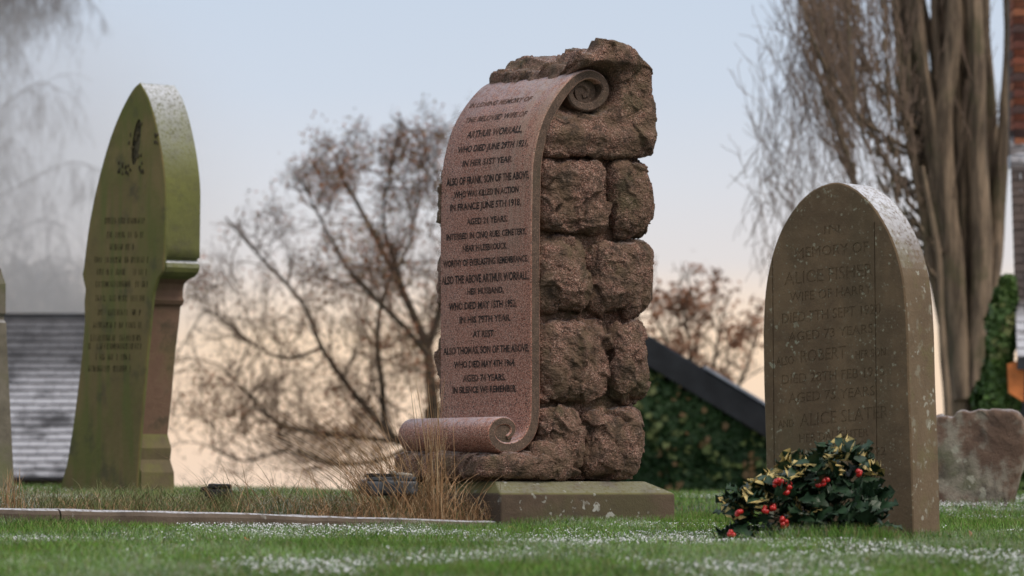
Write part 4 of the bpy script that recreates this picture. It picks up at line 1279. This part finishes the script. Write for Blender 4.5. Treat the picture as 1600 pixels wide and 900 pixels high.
def small_tree():
    D = 95.0; rnd = random.Random(15); rn = np.random.default_rng(15)
    base = at(1090, 765, D); base.z = float(gz(base.x, base.y))
    t = empty('young_tree', base, 0, 'small bare tree with reddish leaves showing above the dark gable', 'tree')
    _, tr = limb([(1090, 900, 0), (1088, 700, 0), (1085, 640, 0)], D, .18, .10)
    v_, q_ = tubes(shift(tr, base), 7); link('trunk', mesh('trunk', v_, q_, M['bark_grey'], True), t)
    tw = []; tips = []
    for pts in ([(1085, 660, 0), (1060, 590, 0), (1040, 530, 0), (1020, 490, 0)], [(1086, 650, 0), (1080, 580, 0), (1075, 520, 0), (1065, 480, 0)], [(1086, 650, 0), (1110, 590, 1), (1120, 540, 1), (1125, 505, 1)],
                [(1088, 660, 0), (1140, 620, -1), (1165, 580, -1), (1175, 545, -1)], [(1086, 680, 0), (1020, 620, 1), (980, 560, 1), (960, 520, 1)]):
        C, sg = limb(pts, D, .06, .02)
        v_, q_ = tubes(shift(sg, base), 5); link('branch', mesh('branch', v_, q_, M['bark_grey'], True), t)
        for i in range(3, len(C)):
            if rnd.random() < .8:
                grow(tw, Vector(C[i]), Vector((rnd.gauss(0, .6), rnd.gauss(0, .6), .5)), .75, .02, 3, rnd, .9, .1, 2, .008, tips, 3, .2, .6)
    v_, q_ = tubes(shift(tw, base), 3); link('twigs', mesh('twigs', v_, q_, M['twig']), t, 'stuff')
    tn = np.array([tuple(p) for p in tips]); tn = tn[fbm(tn * 1.2, 3, 41) > .0]
    v_, q_ = leaf_quads(tn, 4, .07, rn, .10); link('red_leaves', mesh('red_leaves', sub(v_, base), q_, M['dead_leaf']), t, 'stuff')
small_tree()

# ---- multi-stemmed poplar on the right
def poplar():
    D = 48.0; rnd = random.Random(8)
    base = at(1512, 765, D); base.z = float(gz(base.x, base.y))
    t = empty('poplar_tree', base, 0, 'big many stemmed bare poplar with a curtain of fine twigs on the right', 'tree')
    stems = [  # px path, r0, r1
        ([(1508, 830, 0), (1508, 640, 0), (1507, 500, 0), (1500, 380, 0), (1490, 260, 0), (1478, 120, 0), (1474, 0, 0), (1470, -300, 0), (1468, -700, 0)], .15, .05),
        ([(1518, 830, .1), (1520, 640, .1), (1524, 500, .1), (1524, 380, .1), (1518, 260, .1), (1510, 120, .1), (1502, 0, .1), (1500, -300, 0), (1502, -800, 0)], .17, .05),
        ([(1528, 830, .2), (1527, 640, .2), (1536, 500, .2), (1544, 380, .2), (1545, 260, .2), (1540, 120, .2), (1533, 0, .2), (1530, -300, 0), (1528, -700, 0)], .15, .045),
        ([(1500, 820, .2), (1500, 640, .2), (1484, 500, .3), (1462, 380, .3), (1440, 250, .3), (1424, 120, .3), (1410, 0, .3), (1400, -300, 0), (1396, -600, 0)], .13, .07),
        ([(1498, 820, -.2), (1498, 620, -.2), (1490, 480, -.2), (1474, 360, -.2), (1458, 230, -.2), (1442, 110, -.2), (1432, 0, -.2), (1425, -300, 0)], .11, .06),
        ([(1530, 820, -.1), (1532, 560, -.1), (1550, 440, -.1), (1561, 330, 0), (1568, 200, 0), (1573, 80, 0), (1576, 0, 0), (1580, -300, 0)], .12, .03),
        ([(1506, 620, -.3), (1492, 420, -.3), (1478, 300, -.3), (1476, 180, -.3), (1488, 60, -.3), (1494, -100, -.3)], .12, .08),
        ([(1526, 620, -.3), (1534, 420, -.3), (1528, 280, -.3), (1526, 140, -.3), (1522, 0, -.3), (1520, -200, -.3)], .13, .08)]
    for k in range(15):
        xt = rnd.choice((rnd.uniform(1395, 1445), rnd.uniform(1462, 1545), rnd.uniform(1470, 1540)))
        b0 = rnd.uniform(1498, 1530); yy = rnd.uniform(380, 640); dd = rnd.uniform(-.35, .2)
        w_ = lambda: rnd.uniform(-7, 7)
        stems.append(([(b0, yy + 60, dd), (b0 + (xt - b0) * .12 + w_() * .4, yy, dd), (b0 + (xt - b0) * .40 + w_(), yy * .72, dd), (b0 + (xt - b0) * .68 + w_(), yy * .42, dd), (b0 + (xt - b0) * .88 + w_(), yy * .18, dd), (xt, -40, dd), (xt + 5, -300, dd)], rnd.uniform(.05, .085), rnd.uniform(.02, .04)))
    tw = []; tw2 = []
    for si, (pts, r0, r1) in enumerate(stems):
        C, sg = limb(pts, D, r0, r1, n=8)
        S = shift(sg, base)
        v_, q_ = tubes(S, 10)
        # ridged bark
        v_ = v_ + .030 * np.stack([vnoise(v_ * np.array([11, 11, 1.3]), si), vnoise(v_ * np.array([11, 11, 1.3]), si + 9), v_[:, 2] * 0], 1)
        link('stem', mesh('stem', v_, q_, M['bark_poplar'], True), t)
        n = len(C) if si < 8 else 0
        for i in range(int(n * .35), n):
            if rnd.random() < .10:
                d = Vector((rnd.uniform(-.35, .15), rnd.gauss(0, .35), 1.0))
                grow(tw, Vector(C[i]), d, rnd.uniform(.8, 1.4), .011, 2, rnd, .22, .25, 2, .0034, None, 4, .10, .7)
    # left curtain: long side branches rising steeply
    for k in range(46):
        x0 = rnd.uniform(1425, 1490); y0 = lerp_tab(x0, [(1425, 200), (1490, 470)]) + rnd.uniform(-80, 60)
        reach = rnd.uniform(30, 215) * (rnd.random() ** .25)
        y0 = float(y0); dz = rnd.uniform(180, 330)
        dd = rnd.uniform(-2.5, 2.5)
        pts = [(x0, y0, 0), (x0 - reach * .45, y0 - dz * .18, dd * .4), (x0 - reach * .8, y0 - dz * .5, dd * .8), (x0 - reach, y0 - dz, dd), (x0 - reach * 1.06, y0 - dz * 1.6, dd)]
        C, sg = limb(pts, D, .028, .008, n=6)
        tw2 += sg[::1]
        for i in range(9, len(C)):
            for q in range(2):
                if rnd.random() < .4:
                    d = Vector((rnd.gauss(-.22, .36), rnd.gauss(0, .35), 1.0))
                    grow(tw, Vector(C[i]), d, rnd.uniform(.5, 1.05), .009, 1, rnd, .38, .2, 3, .0036, None, 4, .13, .62)
    # wavy fine sprays filling the curtain
    for k in range(760):
        px = 1420 - 255 * rnd.random() ** 1.1; py = rnd.uniform(-60, 470)
        if py > lerp_tab(px, [(1165, 330), (1230, 380), (1300, 410), (1455, 470)]): continue
        if px < 1240 and py < lerp_tab(px, [(1165, 260), (1200, 140), (1240, 20)]) : continue
        p = at(px, py, D + rnd.uniform(-2.5, 2.5))
        sg_ = 1 if rnd.random() < .6 else -1
        grow(tw, p, Vector((rnd.gauss(-.12 * sg_, .25), rnd.gauss(0, .2), sg_)), rnd.uniform(.35, .75), .005, 1, rnd, .45, .1 * sg_, 3, .0028, None, 4, .20, .6)
    def thin(g_):
        x, y = project(g_[3:6])
        if 1443 < x < 1470 and y < 190: return rnd.random() < .10
        if 1335 < x < 1500 and y < 380: return rnd.random() < .34
        return True
    tw = [g_ for g_ in tw if thin(g_)]; tw2 = [g_ for g_ in tw2 if thin(g_)]
    v_, q_ = tubes(shift(tw2, base), 5); link('branches', mesh('branches', v_, q_, M['bark_poplar'], True), t, 'stuff')
    v_, q_ = tubes(shift(tw, base), 3); link('twigs', mesh('twigs', v_, q_, M['twig_poplar']), t, 'stuff')
    # slim stem in front
    C, sg = limb([(1486, 820, -.8), (1481, 640, -.8), (1474, 560, -.8), (1470, 480, -.8), (1466, 400, -.8), (1452, 320, -.8), (1440, 260, -.8)], D, .05, .03)
    v_, q_ = tubes(shift(sg, base), 6); link('stem', mesh('stem', v_, q_, M['bark_poplar'], True), t)
    print('poplar', len(tw))
poplar()

# ---- misty birches on the far left
def birch(name, px, D, seed, label, H, spreadx, dens, z0=.25):
    rnd = random.Random(seed)
    base = at(px, 765, D); base.z = float(gz(base.x, base.y))
    t = empty(name, base, 0, label, 'tree')
    tw = []; tr = []
    p = base.copy(); k = 16
    C = [Vector((base.x + .25 * math.sin(i * .7 + seed), base.y, base.z + H * i / k)) for i in range(k + 1)]
    for i in range(k): tr.append((*C[i], *C[i + 1], .26 * (1 - .9 * i / k) + .02, .26 * (1 - .9 * (i + 1) / k) + .02))
    v_, q_ = tubes(shift(tr, base), 8); link('trunk', mesh('trunk', v_, q_, M['bark_grey'], True), t)
    br = []
    for i in range(int(k * z0), k + 1):
        for j in range(dens):
            az = rnd.uniform(0, 2 * math.pi)
            L = spreadx * (1 - .45 * abs(i / k - .5)) * rnd.uniform(.5, 1)
            d = Vector((math.cos(az), math.sin(az), .55))
            pts = [C[i], C[i] + d * L * .4, C[i] + d * L * .8 + Vector((0, 0, -.05 * L)), C[i] + Vector((d.x * L * 1.1, d.y * L * 1.1, .3 * L))]
            q = catmull([tuple(a) for a in pts], 4)
            for a in range(len(q) - 1):
                br.append((*q[a], *q[a + 1], .028 * (1 - a / len(q)) + .008, .028 * (1 - (a + 1) / len(q)) + .008))
                if a > 2:
                    for _ in range(3):
                        grow(tw, Vector(q[a]), Vector((rnd.gauss(0, .6), rnd.gauss(0, .6), rnd.uniform(-.8, .5))), rnd.uniform(.8, 1.9), .013, 2, rnd, .7, -.12, 3, .0062, None, 4, .18, .65, .45)
    v_, q_ = tubes(shift(br, base), 4); link('branches', mesh('branches', v_, q_, M['bark_grey']), t, 'stuff')
    v_, q_ = tubes(shift(tw, base), 3); link('twigs', mesh('twigs', v_, q_, M['twig_far']), t, 'stuff')
    print(name, len(tw))
birch('birch_tree', -40, 150, 3, 'tall misty birch with drooping twigs at the upper left corner', 21, 4.6, 5, .42)
birch('birch_tree', 60, 190, 4, 'far grey leafless tree in the mist between the two left headstones', 12.5, 4.2, 4, .30)

# ------------------------------------------------------------------ buildings
M['slate'] = plain('blue_grey_roof_slates', (.055, .06, .072), .8, .35, 2.2)
def roof_mat(name, c1, c2, frost, lo, hi, zlo=None):
    m = NT(name)
    c = m.mix(m.mr(m.noise(3, 4, .6), .3, .7), c1, c2)
    f = m.math('MULTIPLY', m.mr(m.noise(1.3, 4, .7, m.coord((1, 1, 2.5))), lo, hi), m.mr(m.nz(), .35, .6))
    if zlo:
        z = m.xyz()[2]
        f = m.math('MULTIPLY', f, zlo(m, z))
    c = m.mix(m.math('MULTIPLY', f, frost), c, (.60, .62, .67)); m.col(c); m.rough(.8); return m.m
M['slate_frost'] = roof_mat('frosted_roof_slates', (.035, .036, .040), (.065, .066, .072), .62, .34, .56, lambda m, z: m.mr(z, 3.3, 2.6, .15, 1))
M['tile_frost'] = roof_mat('mossy_roof_tiles', (.035, .028, .026), (.07, .050, .042), .85, .36, .52,
                           lambda m, z: m.math('MAXIMUM', m.mr(z, 2.25, 1.95, 0, 1), m.mr(z, 3.42, 3.6, 0, .7)))
M['dark_wood'] = plain('dark_painted_timber', (.028, .030, .034), .6, .3, 4)
M['lead_sheen'] = plain('frosted_lead_snow_sheen', (.42, .45, .52), .5, .3, 6)  # chimney apron, and the painted snow sheen on the gable
M['brick'] = plain('red_brick', (.23, .085, .05), .9, .5, 1.7, c2=(.32, .15, .10))
M['mortar'] = plain('lime_mortar', (.12, .10, .085), .9, .3, 6)
M['orange_wood'] = plain('orange_stained_board', (.62, .20, .06), .7, .25, 6)
M['wall_dark'] = plain('dark_brick_wall', (.09, .055, .045), .9, .3, 4)
M['eave_shade'] = plain('eave_shade_black', (.012, .012, .014), .9, .3, 4)  # near-black colour paints the shade of the eave opening
M['ivy'] = leaf_mat('ivy_leaves', (.012, .038, .010), (.035, .075, .022), .55, .3, 1.2)
M['ivy_light'] = leaf_mat('ivy_leaves_pale', (.09, .13, .035), (.17, .19, .07), .55, .3, 1.2)
M['ivy_bright'] = leaf_mat('bright_ivy_leaves', (.030, .072, .014), (.075, .135, .03), .5, .3, 2)
M['ivy_brown'] = leaf_mat('ivy_leaves_brown', (.14, .085, .035), (.22, .14, .06), .55, .3, 1.2)

# left barn with frosted slate roof
def barn_left():
    D = 62.0
    a = at(-260, 497, D); b = at(175, 486, D)
    zt = a.z; base = Vector(((a.x + b.x) / 2, D, float(gz(0, D))))
    t = empty('slate_barn', base, 0, 'barn with frosted blue grey slate roof behind the two left headstones', 'barn')
    Wd = b.x - a.x; x0 = a.x - base.x; x1 = b.x - base.x
    zr = zt - base.z; ze = at(0, 752, D).z - base.z
    H = zr - ze; run = H * 1.05       # roof falls towards the camera
    n = 23
    r = random.Random(2)
    for i in range(n):
        f0 = i / n; f1 = (i + 1.25) / n
        mb = MB(); x = x0
        off = .12 if i % 2 else 0
        x -= off
        while x < x1:
            w = .24; j = r.uniform(-.004, .004); s_ = max(x, x0); e = min(x + w - .006, x1)
            if e - s_ > .03:
                O = (s_, -run * f0, zr - H * f0 + .012 + j)
                mb.obox(O, (e - s_, 0, .0), (0, -run * (f1 - f0), -H * (f1 - f0) + .036), (0, .0, .045))
            x += w
        link('slate_course', mb.me('slate_course', M['slate_frost']), t)
    mb = MB(); mb.box(x0 - .05, x1 + .05, -.10, .10, zr - .02, zr + .06); link('ridge', mb.me('ridge', M['dark_wood']), t)
    mb = MB(); mb.box(x0 + .1, x1 - .1, -run + .15, 4.0, 0, ze + .0); mb.add([(x0 + .1, -run + .15, ze), (x0 + .1, 4, ze), (x0 + .1, 0, zr - .12), (x1 - .1, -run + .15, ze), (x1 - .1, 4, ze), (x1 - .1, 0, zr - .12)], [(0, 1, 2), (3, 5, 4), (1, 4, 5, 2), (0, 2, 5, 3)])
    link('wall', mb.me('wall', M['wall_dark']), t)
barn_left()

def leaf_cards(P, N, size, rn, flat=.5):
    n = len(P)
    a = rn.normal(0, 1, (n, 3)); nn = N + rn.normal(0, flat, (n, 3)); nn /= np.linalg.norm(nn, axis=1, keepdims=True)
    a = np.cross(nn, a); a /= np.linalg.norm(a, axis=1, keepdims=True); b = np.cross(nn, a)
    s_ = size * rn.uniform(.6, 1.4, (n, 1))
    V = np.stack([P - a * s_, P - b * s_ * .8 + nn * s_ * .2, P + a * s_, P + b * s_ * .8 + nn * s_ * .2], 1).reshape(-1, 3)
    return V, np.arange(4 * n).reshape(-1, 4)

# ivy covered gable behind, between the monument and the round headstone
def gable():
    D = 50.0; rn = np.random.default_rng(3)
    apex = at(1008, 526, D); e1 = at(1250, 672, D); 
    base = Vector((apex.x, D, float(gz(apex.x, D)) - .1))
    t = empty('ivy_gable_house', base, 0, 'low gabled outbuilding, wall thick with dark ivy under a black bargeboard', 'outbuilding')
    hw = e1.x - apex.x; za = apex.z - base.z; ze = e1.z - base.z
    mb = MB()
    V = [(-hw, 0, 0), (hw, 0, 0), (hw, 0, ze - .24), (0, 0, za - .24), (-hw, 0, ze - .24)]
    V2 = [(x, 5.0, z) for x, y, z in V]
    mb.add(V + V2, [(0, 1, 2, 3, 4), (9, 8, 7, 6, 5), (1, 6, 7, 2), (0, 4, 9, 5)])
    link('wall', mb.me('wall', M['wall_dark']), t)
    for s_ in (1, -1):
        mb = MB(); dx, dz = s_ * hw * 1.04, (ze - za) * 1.04
        mb.obox((0, -.22, za - .31), (dx, 0, dz), (0, .05, 0), (0, 0, .31)); link('bargeboard', mb.me('bargeboard', M['dark_wood']), t)
        mb = MB(); mb.obox((0, -.19, za - .02), (dx, 0, dz), (0, 5.2, 0), (0, 0, .05)); link('roof', mb.me('roof', M['slate']), t)
    mb = MB(); mb.obox((hw * .38, -.25, za + (ze - za) * .38 + .032), (hw * .66, 0, (ze - za) * .66), (0, .4, 0), (0, 0, .035)); link('snow_sheen_strip', mb.me('snow_sheen_strip', M['lead_sheen']), t)  # pale strip added for the snow sheen on the roof edge
    # ivy
    def pts(n):
        x = rn.uniform(-hw, hw * 1.02, n); f = rn.uniform(0, 1, n); zt = za + (ze - za) * np.abs(x) / hw - .33
        z = f * zt
        y = -.05 - .22 * (fbm(np.stack([x * 1.8, z * 1.8, x * 0], 1), 3, 50) + .75) * (1 - .4 * f) * rn.uniform(.5, 1, n)
        return np.stack([x, y, z], 1)
    Nn = np.array([[0, -1.0, .5]])
    for nm, n, mt, th in (('ivy', 15000, 'ivy', None), ('pale_ivy', 1100, 'ivy_light', .05), ('brown_ivy', 500, 'ivy_brown', .1)):
        P = pts(n)
        if th is not None: P = P[fbm(P * 2.5, 3, 60 + len(nm)) > th]; P[:, 1] -= .04
        v_, q_ = leaf_cards(P, Nn, .045, rn, .6)
        link(nm, mesh(nm, v_, q_, M[mt]), t, 'stuff')
gable()

# right house: tiled slope, brick chimney above, ivy at its corner
def house_right():
    D = 42.0; r = random.Random(6); rn = np.random.default_rng(16)
    base = at(1660, 765, D); base.z = float(gz(base.x, base.y))
    t = empty('tiled_house', base, 0, 'house with frosted tiled roof and red brick chimney at the right edge', 'house')
    def L(px, py, dy=0):
        p = at(px, py, D + dy); return p - base
    tl = L(1577, 208); bl = L(1566, 566); x1 = L(1740, 300).x
    n = 27; run = 1.2
    for i in range(n):
        f0 = i / n; f1 = (i + 1.3) / n
        mb = MB(); xa = tl.x + (bl.x - tl.x) * f0; x = xa - (.09 if i % 2 else 0)
        while x < x1:
            s_ = max(x, xa); e = min(x + .172, x1)
            if e - s_ > .02:
                j = r.uniform(-.004, .006); z = tl.z + (bl.z - tl.z) * f0
                mb.obox((s_, -run * f0, z + .01 + j), (e - s_, 0, 0), (0, -run * (f1 - f0), (bl.z - tl.z) * (f1 - f0) + .02), (0, -.018, .012))
            x += .18
        link('tile_course', mb.me('tile_course', M['tile_frost']), t)
    # walls under the eaves
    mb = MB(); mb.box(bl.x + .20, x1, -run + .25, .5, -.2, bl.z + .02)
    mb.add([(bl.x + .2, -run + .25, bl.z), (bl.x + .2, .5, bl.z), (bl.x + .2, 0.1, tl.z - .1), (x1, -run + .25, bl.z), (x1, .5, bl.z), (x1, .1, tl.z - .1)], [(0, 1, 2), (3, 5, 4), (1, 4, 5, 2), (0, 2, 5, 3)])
    link('wall', mb.me('wall', M['eave_shade']), t)  # solid wall, shade of the opening put into its colour
    mb = MB(); mb.box(bl.x + .0, x1, -run - .06, -run - .02, bl.z - .10, bl.z - .0); link('fascia', mb.me('fascia', M['dark_wood']), t)
    a = L(1555, 570); b = L(1577, 630)
    mb = MB(); V = []
    c4 = [L(1553, 574), L(1579, 566), L(1577, 632), L(1555, 618)]
    for yo in (-run - .02 + .04, -run + .10):
        for q in c4: V.append((q.x, yo, q.z))
    mb.add(V, [(0, 1, 2, 3), (7, 6, 5, 4), (0, 4, 5, 1), (1, 5, 6, 2), (2, 6, 7, 3), (3, 7, 4, 0)])
    link('orange_board', mb.me('orange_board', M['orange_wood']), t)
    # brick chimney
    cx0 = L(1583, 100).x; cz0 = L(1583, 206).z; cz1 = L(1583, -160).z; cw = 1.1; cd = .7
    mb = MB(); mb.box(cx0 + .012, cx0 + cw - .012, .012 - .1, cd - .112, cz0 - .3, cz1 - .01)
    ch = link('chimney', mb.me('chimney', M['mortar']), t)
    bh, bl_, g = .065, .215, .010
    bmeshes = []
    for k in range(4):
        q = MB(); q.box(0, bl_, 0, .1, 0, bh)
        mt = plain('red_brick_tone', [(.26, .085, .05), (.16, .06, .045), (.34, .13, .07), (.10, .06, .055)][k], .9, .3, 5)
        bmeshes.append(q.me('brick', mt))
    z = cz0 - .28; row = 0
    while z < cz1 - bh:
        x = cx0 - (bl_ / 2 if row % 2 else 0)
        while x < cx0 + cw - .02:
            o = link('brick', r.choice(bmeshes), ch)
            o.location = (max(x, cx0), -.1 - .0, z)
            if x < cx0: o.scale = ((bl_ / 2 - g) / bl_, 1, 1)
            elif x + bl_ > cx0 + cw: o.scale = ((cx0 + cw - x) / bl_, 1, 1)
            x += bl_ + g if x >= cx0 else bl_ / 2 + (cx0 - x - bl_ / 2)
        # return face on the left
        for yy in (0.0, ):
            o = link('brick', r.choice(bmeshes), ch); o.rotation_euler = (0, 0, math.pi / 2); o.location = (cx0 + .1, .003, z); o.scale = (1.2, 1, 1)
        z += bh + g; row += 1
    mb = MB(); mb.box(cx0 - .05, x1, -.16, .05, cz0 - .34, cz0 - .28 + .05); link('lead_apron', mb.me('lead_apron', M['lead_sheen']), t)
    # climbing ivy column at the corner
    ip = L(1540, 765)
    it_b = base + Vector((ip.x, -.9, 0)); it_b.z = float(gz(it_b.x, it_b.y))
    it = empty('ivy_bush', it_b, 0, 'upright bright green ivy bush between the poplar and the tiled house', 'bush')
    zt = L(1550, 440).z + (base.z - it_b.z)
    n = 9000
    z = zt * rn.uniform(0, 1, n) ** .9
    px_c = lerp_tab(z / zt, [(0, 0), (.5, 0.0), (.8, .06), (1, .12)])
    rad = lerp_tab(z / zt, [(0, .18), (.3, .19), (.6, .16), (.85, .13), (.95, .09), (1, .04)]) * (1 + .55 * fbm(np.stack([z * 4, z * 0 + 3, z * 0], 1), 2, 71))
    az = rn.uniform(0, 2 * math.pi, n)
    rad = rad * (1 + .4 * fbm(np.stack([np.cos(az) * 2, np.sin(az) * 2, z * 3], 1), 3, 73)) * rn.uniform(.6, 1.05, n)
    P = np.stack([px_c + rad * np.cos(az), rad * np.sin(az), z], 1)
    Nn = np.stack([np.cos(az), np.sin(az), .4 + 0 * az], 1)
    sel = fbm(P * 6, 3, 75) > .16
    for nm, mt, s2 in (('foliage', 'ivy_bright', ~sel), ('pale_foliage', 'ivy_light', sel)):
        v_, q_ = leaf_cards(P[s2], Nn[s2], .035, rn, .6); link(nm, mesh(nm, v_, q_, M[mt]), it, 'stuff')
    v_, q_ = tubes([(0, 0, -.1, .02, 0, zt * .5, .05, .04), (.02, 0, zt * .5, .1, 0, zt * .95, .04, .02)], 8); link('stem', mesh('stem', v_, q_, M['bark_grey']), it)
house_right()

# ------------------------------------------------------------------ mist drifting round the far birches
def mist():
    c = at(-10, 330, 135); hx, hy, hz = 9.5, 30.0, 9.0
    V = []; G, Q = cubegrid(10); S = G / np.linalg.norm(G, axis=1, keepdims=True)
    hm = bpy.data.materials.new('mist'); hm.use_nodes = True; tt = hm.node_tree; tt.nodes.clear()
    ho = tt.nodes.new("ShaderNodeOutputMaterial"); pv = tt.nodes.new("ShaderNodeVolumePrincipled")
    pv.inputs["Color"].default_value = (.99, .985, .99, 1); pv.inputs["Anisotropy"].default_value = 0.75
    tcn = tt.nodes.new("ShaderNodeTexCoord"); mp = tt.nodes.new("ShaderNodeMapping"); mp.inputs["Scale"].default_value = (1 / hx, 1 / hy, 1 / hz)
    ln = tt.nodes.new("ShaderNodeVectorMath"); ln.operation = 'LENGTH'
    tt.links.new(tcn.outputs["Object"], mp.inputs["Vector"]); tt.links.new(mp.outputs[0], ln.inputs[0])
    r_ = tt.nodes.new("ShaderNodeMapRange"); r_.interpolation_type = 'SMOOTHSTEP'
    for i, x in enumerate((1.0, .25, 0.0, .032)): r_.inputs[i + 1].default_value = x
    tt.links.new(ln.outputs["Value"], r_.inputs[0]); tt.links.new(r_.outputs[0], pv.inputs["Density"])
    tt.links.new(pv.outputs[0], ho.inputs["Volume"])
    o = link('mist', mesh('mist', S * np.array([hx, hy, hz]) * .99, Q, hm), None, 'stuff', 'pale mist hanging round the far birch trees at the left', 'mist')
    o.location = c
mist()
print('objects', len(bpy.data.objects), 'tris', sum(len(m_.loop_triangles) or sum(len(p.vertices) - 2 for p in m_.polygons) for m_ in bpy.data.meshes if len(m_.polygons) < 20000) )
